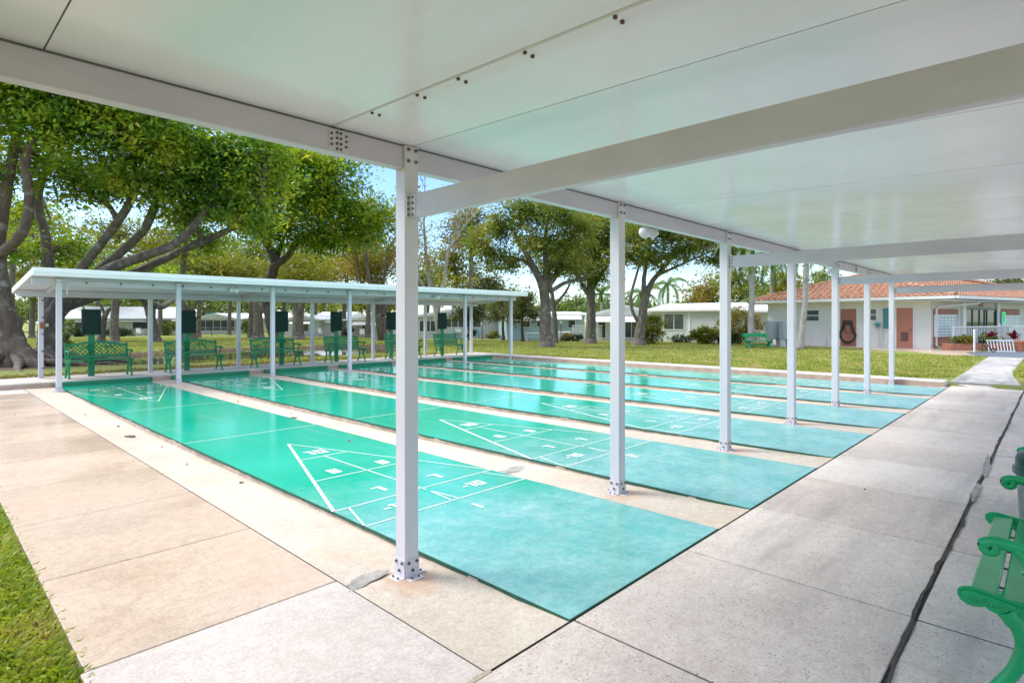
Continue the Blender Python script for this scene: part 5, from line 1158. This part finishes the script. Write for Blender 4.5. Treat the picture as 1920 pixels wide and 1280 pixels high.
# mid background crowns
MG = 'background trees behind the mobile homes'
bgs = [(470, 470, 60, 60, 46, 'leafB', 'full mid green'), (565, 478, 62, 55, 40, 'leafB', 'leafy olive green'), (690, 462, 60, 42, 48, 'leafB', 'rounded green'), (80, 425, 36, 80, 58, 'leafY', 'sunlit yellow green low'), (215, 430, 38, 80, 55, 'leafY', 'bright golden green'), (340, 445, 40, 66, 45, 'leafY', 'yellow leaved'), (20, 430, 50, 60, 40, 'leafY', 'light lime'), (372, 480, 62, 60, 40, 'leafY', 'yellow green'), (300, 470, 70, 60, 45, 'leafY', 'pale yellow green'), (430, 500, 75, 55, 40, 'leafF', 'soft green'), (590, 500, 68, 50, 34, 'leafO', 'russet and gold'), (645, 492, 66, 55, 38, 'leafO', 'rusty orange'), (530, 520, 78, 50, 35, 'leafF', 'light green'), (850, 490, 60, 50, 50, 'leafY', 'golden brown'), (800, 520, 72, 45, 45, 'leafF', 'dull green'), (880, 420, 58, 42, 50, 'leafK', 'dusky olive'), (905, 535, 62, 42, 30, 'leafK', 'dark olive'), (1325, 545, 62, 46, 34, 'leafO', 'pinkish russet'), (1385, 525, 58, 48, 44, 'leafB', 'deep green'), (1300, 575, 80, 40, 14, 'leafF', 'low pale'), (1470, 530, 60, 40, 40, 'leafY', 'yellowing'), (1150, 575, 85, 60, 18, 'leafF', 'low light green'), (1080, 572, 90, 60, 16, 'leafF', 'low hazy green'), (60, 500, 60, 90, 60, 'leafY', 'bright yellow green'), (180, 500, 75, 90, 50, 'leafY', 'lime'), (700, 560, 85, 60, 26, 'leafY', 'golden low'), (940, 560, 85, 60, 24, 'leafF', 'grey green'), (250, 560, 90, 90, 26, 'leafF', 'feathery light green'), (120, 560, 90, 70, 26, 'leafF', 'soft light green'), (380, 560, 105, 70, 22, 'leafF', 'pale distant'), (480, 565, 100, 70, 20, 'leafF', 'distant mixed green'), (600, 565, 98, 70, 20, 'leafF', 'hazy green'), (1420, 560, 66, 36, 26, 'leafY', 'pale lime'), (1545, 535, 70, 40, 30, 'leafB', 'dense green'), (1210, 583, 95, 60, 10, 'leafF', 'thin low green'), (1890, 535, 75, 50, 22, 'leafK', 'dark hanging'), (1010, 585, 95, 60, 12, 'leafF', 'low clipped green'), (30, 580, 95, 70, 22, 'leafF', 'faint green')]
WHERE = {}
for k, (px, py, D, rx, ry, lm, adj) in enumerate(bgs):
    b = gb(px, D); top = py-ry; m_ = D/FPX
    where = 'behind the far left shade trees' if px < 120 else 'above the long cream home' if px < 330 else 'behind the screened porch home' if px < 520 else 'left of the big near post' if px < 740 else 'just right of the big near post' if px < 870 else 'behind the lap sided home' if px < 1000 else 'behind the oaks' if px < 1250 else 'left of the clubhouse palms' if px < 1400 else 'behind the clubhouse'
    tree('background_tree', f'{adj} background tree crown {where}', 'tree', b, [[(tuple(b), .3), pp(px, 600, D, .25), pp(px+5, py+ry*.5, D, .18), pp(px, py, D, .08)]],
         [blob(px-rx*.4, py+ry*.25, D, rx*.62, ry*.7), blob(px+rx*.4, py+ry*.2, D, rx*.62, ry*.72), blob(px+rx*.02, py-ry*.25, D, rx*.65, ry*.72), blob(px+rx*.1, py+ry*.6, D-1, rx*.8, ry*.45)], lm, 'bark', int(60+rx*ry*m_*m_*8), 34, 1.15*D/75, .36*D/75, 100+k, 1.2, MG, .7, twr=.06)
# shrubs and hedges
def shrub(name, label, cat, px, D, rx, h, n, leaf, lm, seed, grp=None, wid=.5, stems=9, py=None, depth_=None):
    rng = np.random.default_rng(seed); b = gb(px, D); t_ = thing(name, label, cat, b, TH-math.pi/2, grp); r = rx*D/FPX; mb = MB()
    for k in range(stems):
        a = 2*math.pi*rng.random(); q = Vector((math.cos(a)*r*.75*rng.random()**.5, math.sin(a)*r*.4, h*(.45+.4*rng.random()))); limb(mb, (q.x*.15, q.y*.15, -.05), q, .03, .01, rng, .08, 4, 5)
    mb.build('stems', M['barkdark'], t_)
    k = n//28; d = rng.normal(size=(k, 3)); d /= np.linalg.norm(d, axis=1)[:, None]; rad = .45+.6*rng.random(k)**.8
    cl = d*rad[:, None]*np.array([r, (depth_ or r)*.8, h*.5])+np.array([0, 0, h*.52]); C = np.repeat(cl, 28, 0)+rng.normal(size=(k*28, 3))*np.array([.16, .16, .13])*max(.5, r*.7); C[:, 2] = np.maximum(C[:, 2], .03)
    V, F_ = leaf_quads(C, leaf, rng, 0., wid); npmesh('foliage', V, F_, M[lm], t_); return t_
shrub('bush', 'tall loose yellow flecked bush beside the forked oak', 'bush', 1221, 36.5, 27, 2.0, 4600, .12, 'leafY', 61, 'bushes before the mobile homes')
shrub('bush', 'low yellow green bush between the round bush and the third near post', 'bush', 1322, 37, 26, 1.15, 2400, .16, 'leafY', 62, 'bushes before the mobile homes')
shrub('bush', 'large russet flecked bush between the third post and the first palm', 'bush', 1385, 38, 40, 2.35, 5200, .13, 'leafO', 63, 'bushes before the mobile homes')
shrub('bush', 'dark green low bush under the large russet bush', 'bush', 1362, 37.2, 22, .9, 1600, .13, 'hedge', 64, 'bushes before the mobile homes')
shrub('bush', 'small dark plants at the foot of the white siding wall', 'bush', 1277, 41, 22, .5, 1200, .12, 'hedge', 65, 'bushes before the mobile homes')
shrub('bush', 'bright green bush behind the grey cabinets', 'bush', 1474, 36, 26, 2.1, 2600, .16, 'leafB', 66, 'bushes before the mobile homes')
shrub('hedge', 'clipped dark hedge left of the leftmost scoreboard', 'hedge', 150, 66.5, 18, 1.05, 2200, .13, 'hedge', 67, 'clipped hedges', depth_=.5)
shrub('hedge', 'clipped dark hedge right of the leftmost scoreboard', 'hedge', 222, 67.5, 30, 1.05, 3600, .13, 'hedge', 68, 'clipped hedges', depth_=.5)
shrub('bush', 'rounded light bush between the long cream home and the second front post', 'bush', 311, 72, 18, 1.9, 1800, .2, 'leafB', 69, 'bushes before the mobile homes')
shrub('hedge', 'green clipped bush left of the thick trunk behind the third scoreboard', 'hedge', 468, 75, 15, 1.7, 1800, .2, 'leafB', 70, 'clipped hedges')
shrub('bush', 'small bright leaved shrub beside the leftmost front post', 'bush', 124, 32, 15, 1.9, 900, .14, 'leafF', 71, 'bushes before the mobile homes')
shrub('bush', 'yellow low bush along the lap sided home', 'bush', 925, 53.5, 13, .7, 900, .14, 'leafY', 72, 'bushes before the mobile homes')
shrub('bush', 'spiky dark plant by the lap sided home', 'bush', 883, 53.6, 9, 1.0, 600, .2, 'hedge', 73, 'bushes before the mobile homes')
shrub('bush', 'tiny dark plant by the openwork wall', 'bush', 1083, 45, 12, .6, 700, .14, 'hedge', 74, 'bushes before the mobile homes')
shrub('bush', 'low mixed flowers between the lamp post and the openwork wall', 'bush', 1062, 45.4, 12, .65, 700, .14, 'leafO', 75, 'bushes before the mobile homes')
shrub('bush', 'dark shrub at the patio of the gabled cream home', 'bush', 652, 61, 11, 1.3, 900, .16, 'hedge', 76, 'bushes before the mobile homes')
# plants in the planter
for k, (px, c, lm, n, h) in enumerate(((1832, 'wide-leaved green plants filling the brick planter', 'leafB', 900, .5), (1808, 'small reddish plants at the left end of the brick planter', 'leafO', 500, .35))):
    b = P(px, 28.1, .42); rng = np.random.default_rng(80+k); t_ = thing('planter_plants', c, 'plants', b, TH-math.pi/2); C = rng.normal(size=(n, 3))*np.array([.55 if k == 0 else .25, .12, .10])+np.array([0, 0, .15]); C[:, 2] = np.clip(C[:, 2], -.0, h)
    V, F_ = leaf_quads(C, .13, rng, -.3); npmesh('foliage', V, F_, M[lm], t_); MB().cyl((0, 0, -.05), (0, 0, .15), .02, 5).build('stem', M['barkdark'], t_)
for k, (px, D, lab) in enumerate(((1857, 28.2, 'dark red spiky leaved plant, left one in the brick planter'), (1900, 28.0, 'dark red spiky leaved plant, right one by the clay pot'))):
    b = P(px, D, .40); rng = np.random.default_rng(90+k); t_ = thing('red_plant', lab, 'plant', b, 0, 'red leaved plants'); mb = MB()
    for j in range(34):
        a = rng.random()*6.28; el = .35+rng.random()*1.0; L = .38+.25*rng.random(); d = Vector((math.cos(a)*math.cos(el), math.sin(a)*math.cos(el), math.sin(el))); s_ = d.cross(Vector((0, 0, 1))).normalized()*.055; p0 = Vector((0, 0, .12+.2*rng.random())); pm = p0+d*L*.55; p1 = p0+d*L-Vector((0, 0, .12))
        mb.add([p0, pm+s_, p1, pm-s_], [(0, 1, 2, 3)])
    mb.build('foliage', M['ti'], t_); MB().cyl((0, 0, -.1), (0, 0, .3), .02, 6).build('stem', M['barkdark'], t_)
# palms
def palm(label, base, path, lm='leafP', nf=16, L=2.6, seed=1, bark='palmtrunk', shaft=True, grp='palm trees'):
    rng = np.random.default_rng(seed); base = Vector(base); t_ = thing('palm_tree', label, 'palm tree', base, 0, grp)
    P3 = smooth_pts([tuple(p)+(r,) for p, r in path], 6); pts = [Vector(q[:3])-base for q in P3]; rd = [q[3]*(1+.05*(i % 2)) for i, q in enumerate(P3)]
    MB().tube(pts, rd, 12).build('trunk', M[bark], t_, smooth=True); top = pts[-1]; r0 = rd[-1]
    if shaft: MB().tube([top, top+Vector((0, 0, .5)), top+Vector((0, 0, .95))], [r0*1.15, r0*1.05, r0*.5], 10).build('crownshaft', M['leafP'], t_, smooth=True); top = top+Vector((0, 0, .85))
    V = []; F_ = []
    for k in range(nf):
        a = 2*math.pi*k/nf+rng.random()*.4; el = R_(70)-R_(95)*((k*7) % nf)/nf; h_ = Vector((math.cos(a), math.sin(a), 0)); N = 22; p = top.copy(); spine = [p.copy()]; ang_ = el
        for j in range(N): ang_ -= R_(4.2+1.5*rng.random()); p = p+(h_*math.cos(ang_)+Vector((0, 0, math.sin(ang_))))*(L/N); spine.append(p.copy())
        side = Vector((-h_.y, h_.x, 0))
        for j in range(1, N+1):
            q = spine[j]; tdir = (spine[j]-spine[j-1]).normalized(); ll = L*.24*math.sin(math.pi*min(1, (j+1)/(N+2)))**.6
            for sg in (-1, 1):
                for w in range(2):
                    tip = q+(side*sg*.75+tdir*.55+Vector((0, 0, -.55-.4*rng.random()))).normalized()*ll*(.8+.3*rng.random()); off = tdir*(L/N*.5*w); wv = tdir*.03*L/2.6
                    b_ = len(V); V += [q+off-wv, q+off+wv, tip+off]; F_.append((b_, b_+1, b_+2, b_+2))
        for j in range(N):
            q, q2 = spine[j], spine[j+1]; w = side*.018*(1-j/N*.7); b_ = len(V); V += [q-w, q+w, q2+w, q2-w]; F_.append((b_, b_+1, b_+2, b_+3))
    mb = MB(); mb.v = [tuple(v) for v in V]; mb.f = [f if f[2] != f[3] else f[:3] for f in F_]; mb.build('fronds', M[lm], t_)
palm('tall ringed palm just right of the third near post', gb(1408, 31.5), [bp(1408, 31.5, .17), pp(1408, 600, 31.5, .16), pp(1410, 560, 31.5, .15), pp(1409, 520, 31.5, .15), pp(1410, 478, 31.5, .14)], nf=15, L=2.6, seed=3)
palm('palm behind the grey cabinets', gb(1449, 35.5), [bp(1449, 35.5, .16), pp(1449, 580, 35.5, .15), pp(1448, 530, 35.5, .14), pp(1449, 505, 35.5, .13)], nf=16, L=2.6, seed=4)
palm('leaning palm with smooth green-grey trunk before the clubhouse wall', gb(1500, 29.7), [(tuple(gb(1500, 29.7)), .2), pp(1505, 610, 29.7, .15), pp(1509, 570, 29.7, .14), pp(1511, 520, 29.7, .14), pp(1512, 488, 29.7, .12)], nf=14, L=2.6, seed=5)
palm('distant slim palm in the sky gap right of the forked oak', gb(1252, 75), [bp(1252, 75, .2), pp(1252, 570, 75, .16), pp(1252, 545, 75, .14)], nf=15, L=3.3, seed=6)
palm('distant palm crown left of the slim one, partly hidden by the forked oak', gb(1205, 68), [bp(1205, 68, .2), pp(1205, 580, 68, .16), pp(1203, 562, 68, .14)], nf=15, L=3.2, seed=7)
palm('drooping golden palm behind the fourth scoreboard', gb(668, 84), [bp(668, 84, .2), pp(668, 590, 84, .16), pp(668, 578, 84, .14)], 'leafY', nf=16, L=3.6, seed=8)
palm('drooping golden palm left of the fourth scoreboard', gb(612, 88), [bp(612, 88, .2), pp(612, 590, 88, .16), pp(612, 578, 88, .14)], 'leafY', nf=14, L=3.2, seed=9)
palm('low pale palm top between the third near post and the first palm', gb(1432, 52), [bp(1432, 52, .2), pp(1432, 600, 52, .16), pp(1432, 585, 52, .14)], nf=16, L=2.6, seed=10)
palm('palm whose fronds hang between the second near post and the upright oak', gb(1128, 62), [bp(1128, 62, .2), pp(1128, 590, 62, .16), pp(1128, 566, 62, .14)], nf=14, L=2.8, seed=14)

# ================================================================== GRASS, LEAVES
def grass(name, X, Y, hgt, wid, rng, mat, lean=.9):
    n = len(X); Z = gz(X, Y); a = rng.random(n)*2*math.pi; L = hgt*(.5+rng.random(n)); ln = L*lean*(.3+rng.random(n)*.8)
    dx, dy = np.cos(a)*ln, np.sin(a)*ln; s = wid*(.6+.8*rng.random(n)); b = a+rng.normal(size=n)*.6+math.pi/2; wx, wy = np.cos(b)*s/2, np.sin(b)*s/2
    v0 = np.stack([X-wx, Y-wy, Z-.01], 1); v1 = np.stack([X+wx, Y+wy, Z-.01], 1); v2 = np.stack([X+dx*.55+wx*.9, Y+dy*.55+wy*.9, Z+L*.75], 1); v3 = np.stack([X+dx, Y+dy, Z+L*(.8+.2*rng.random(n))], 1)
    V = np.stack([v0, v1, v2, v3], 1).reshape(-1, 3); return npmesh(name, V, np.arange(4*n).reshape(n, 4), M[mat])
rng = np.random.default_rng(5); n = 85000
gy_ = 2.2+14*rng.random(n)**2.2; gx_ = .535-.02+(-3.6)*rng.random(n)**1.5; gx_ = gx_+rng.normal(size=n)*.012
o = grass('grass', gx_, gy_, .046, .010, rng, 'blade', 1.4); struct(o, 'stuff')
n = 150000; u = rng.random(n); D = 15+31*u**1.35; px = 780+1165*rng.random(n); uu = (px-CX)/FPX
X = D*(FW[0]+uu*RT[0]); Y = D*(FW[1]+uu*RT[1]); k = ((X > 17.4) | (Y > 19)) & ~((X > 17) & (X < 30.3) & (Y < 2.0+.012*np.clip(X-20, 0, 20)) & (Y > .62+.35*np.clip((X-17.5)/4, 0, 1)-.02)) & ~((X < 17.6) & (Y < 2)) & ~((X > 30) & (Y < 2.2)) & ~((X > 30.2) & (Y < 7.5)) & ~((X > 35.2) & (Y < 12.8)) & (pond_sd(X, Y) > .8)
X, Y = X[k], Y[k]; o = grass('lawn_grass', X, Y, .055, .02, rng, 'blade2'); struct(o, 'stuff')
n = 70000; D = 21+40*rng.random(n)**1.3; px = -20+820*rng.random(n); uu = (px-CX)/FPX; X = D*(FW[0]+uu*RT[0]); Y = D*(FW[1]+uu*RT[1]); sd_ = pond_sd(X, Y); k = (Y > 18.9) & (sd_ > .35)
o = grass('bank_grass', X[k], Y[k], .07, .028, rng, 'blade2'); struct(o, 'stuff')
# leaf litter along the near bank
n = 9000; X = -1+18*rng.random(n); Y = 18.7+2.4*rng.random(n)**1.4; Z = gz(X, Y)+.02; V, F_ = leaf_quads(np.stack([X, Y, Z], 1), .075, rng, 0, .6); o = npmesh('leaf_litter', V, F_, M['leafO']); struct(o, 'stuff')
# single fallen leaves on the concrete and courts
spots = [(2.13, 7.05, 'c'), (2.2, 10.4, 'c'), (3.0, 12.9, 'l'), (4.35, 7.6, 'c'), (3.9, 6.6, 'l'), (4.6, 9.7, 'c'), (2.05, 11.9, 'c'), (1.2, 12.5, 'w'), (4.45, 13.8, 'c'), (3.1, 15.9, 'l'), (5.2, 14.7, 'l'), (6.0, 15.6, 'l'), (6.3, 12.6, 'l'), (6.8, 14.4, 'c'), (8.2, 15.2, 'l'), (7.6, 14.9, 'l'), (2.28, 5.9, 'c'), (4.5, 11.8, 'c'), (1.9, 14.2, 'c'), (6.85, 10.5, 'c'), (2.25, 8.35, 'c'), (9.3, 15.2, 'c'), (6.1, 1.3, 'w')]
rr = random.Random(9); first = None
for i, (x, y, kind) in enumerate(spots):
    z = {'c': -dip(y)*min(1, max(0, (x-1.785)/.45))+.004, 'l': .012, 'w': .006}[kind]
    if first is None or i % 3 == 0:
        mb = MB(); n = 6; L = .05
        top = [(-L+2*L*j/n, .0, .012+.018*math.sin(j*1.1)) for j in range(n+1)]; wds = [.002, .016, .024, .022, .017, .010, .001]
        vs = []; 
        for (a, b, c), w_ in zip(top, wds): vs += [(a, -w_, c+.012*w_/.02), (a, 0, c-.004), (a, w_, c+.008*w_/.02)]
        mb.add(vs, [(3*j+q, 3*j+3+q, 3*j+4+q, 3*j+1+q) for j in range(n) for q in (0, 1)]); first = mb.build('fallen_leaf', M['drygrass']); o = first
    else: o = first.copy(); COL.objects.link(o)
    o.location = (x, y, z-.006); o.rotation_euler = (0, 0, rr.random()*6.28); s_ = rr.uniform(.35, .75); o.scale = (s_,)*3
    tag(o, 'small curled dry brown leaf fallen on the courts or the concrete around them', 'leaf', 'dry leaves scattered over the courts')

# ================================================================== SKY, SUN, CAMERA
AZ, EL = R_(122), R_(46)
w = bpy.data.worlds.new('World'); SC.world = w; w.use_nodes = True; nt = w.node_tree; bg_ = nt.nodes['Background']
sky = nt.nodes.new('ShaderNodeTexSky'); sky.sky_type = 'NISHITA'; sky.sun_disc = False; sky.sun_elevation = EL; sky.sun_rotation = math.pi/2-AZ; sky.air_density = 1.15; sky.dust_density = .2; sky.ozone_density = 2.6
# thin cloud over the blue; unseen brighter layer overhead added as fill light
tc = nt.nodes.new('ShaderNodeTexCoord'); mp = nt.nodes.new('ShaderNodeMapping'); mp.inputs['Scale'].default_value = (1, 1, 3.2); nt.links.new(tc.outputs['Generated'], mp.inputs[0])
nz = nt.nodes.new('ShaderNodeTexNoise'); nz.inputs['Scale'].default_value = 2.2; nz.inputs['Detail'].default_value = 7; nz.inputs['Roughness'].default_value = .6; nt.links.new(mp.outputs[0], nz.inputs['Vector'])
rp = nt.nodes.new('ShaderNodeValToRGB'); rp.color_ramp.elements[0].position = .40; rp.color_ramp.elements[0].color = (.02,)*3+(1,); rp.color_ramp.elements[1].position = .70; rp.color_ramp.elements[1].color = (.16,)*3+(1,); nt.links.new(nz.outputs['Fac'], rp.inputs[0])
mx = nt.nodes.new('ShaderNodeMix'); mx.data_type = 'RGBA'; 
sz = nt.nodes.new('ShaderNodeSeparateXYZ'); nt.links.new(tc.outputs['Generated'], sz.inputs[0])
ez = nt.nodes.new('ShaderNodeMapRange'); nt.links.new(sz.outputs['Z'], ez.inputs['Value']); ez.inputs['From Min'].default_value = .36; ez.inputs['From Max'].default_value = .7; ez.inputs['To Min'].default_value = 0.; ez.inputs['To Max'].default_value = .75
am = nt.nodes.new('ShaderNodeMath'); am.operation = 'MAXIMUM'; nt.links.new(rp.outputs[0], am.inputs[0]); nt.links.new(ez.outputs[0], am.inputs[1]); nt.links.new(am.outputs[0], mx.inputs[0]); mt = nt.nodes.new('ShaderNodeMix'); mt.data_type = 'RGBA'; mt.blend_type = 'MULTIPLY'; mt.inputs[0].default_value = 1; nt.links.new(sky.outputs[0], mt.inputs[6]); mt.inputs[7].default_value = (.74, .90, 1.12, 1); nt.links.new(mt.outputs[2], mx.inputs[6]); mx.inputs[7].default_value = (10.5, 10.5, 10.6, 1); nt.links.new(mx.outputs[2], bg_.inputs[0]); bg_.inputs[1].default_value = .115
sd_ = bpy.data.lights.new('sun', 'SUN'); sd_.energy = 1.8; sd_.angle = R_(22); sd_.color = (1, .955, .88); so = bpy.data.objects.new('sun', sd_); COL.objects.link(so)
so.rotation_euler = Vector((math.cos(AZ)*math.cos(EL), math.sin(AZ)*math.cos(EL), math.sin(EL))).to_track_quat('Z', 'Y').to_euler()
cd_ = bpy.data.cameras.new('camera'); cam = bpy.data.objects.new('camera', cd_); COL.objects.link(cam); SC.camera = cam
cam.location = (0, 0, H); cam.rotation_euler = (math.pi/2, 0, TH-math.pi/2); cd_.sensor_width = 36; cd_.lens = 36*FPX/1920; cd_.shift_y = -(640-HY)/1920
cd_.clip_start = .05; cd_.clip_end = 1500
SC.view_settings.view_transform = 'Standard'; SC.view_settings.look = 'None'; SC.view_settings.exposure = 1.06; SC.view_settings.gamma = 1
SC.render.engine = 'CYCLES'; SC.cycles.use_denoising = True; SC.cycles.max_bounces = 7; SC.cycles.diffuse_bounces = 4; SC.cycles.glossy_bounces = 3; SC.cycles.transmission_bounces = 3; SC.cycles.transparent_max_bounces = 4
SC.cycles.use_adaptive_sampling = True; SC.cycles.adaptive_threshold = .015; SC.cycles.sample_clamp_indirect = 8
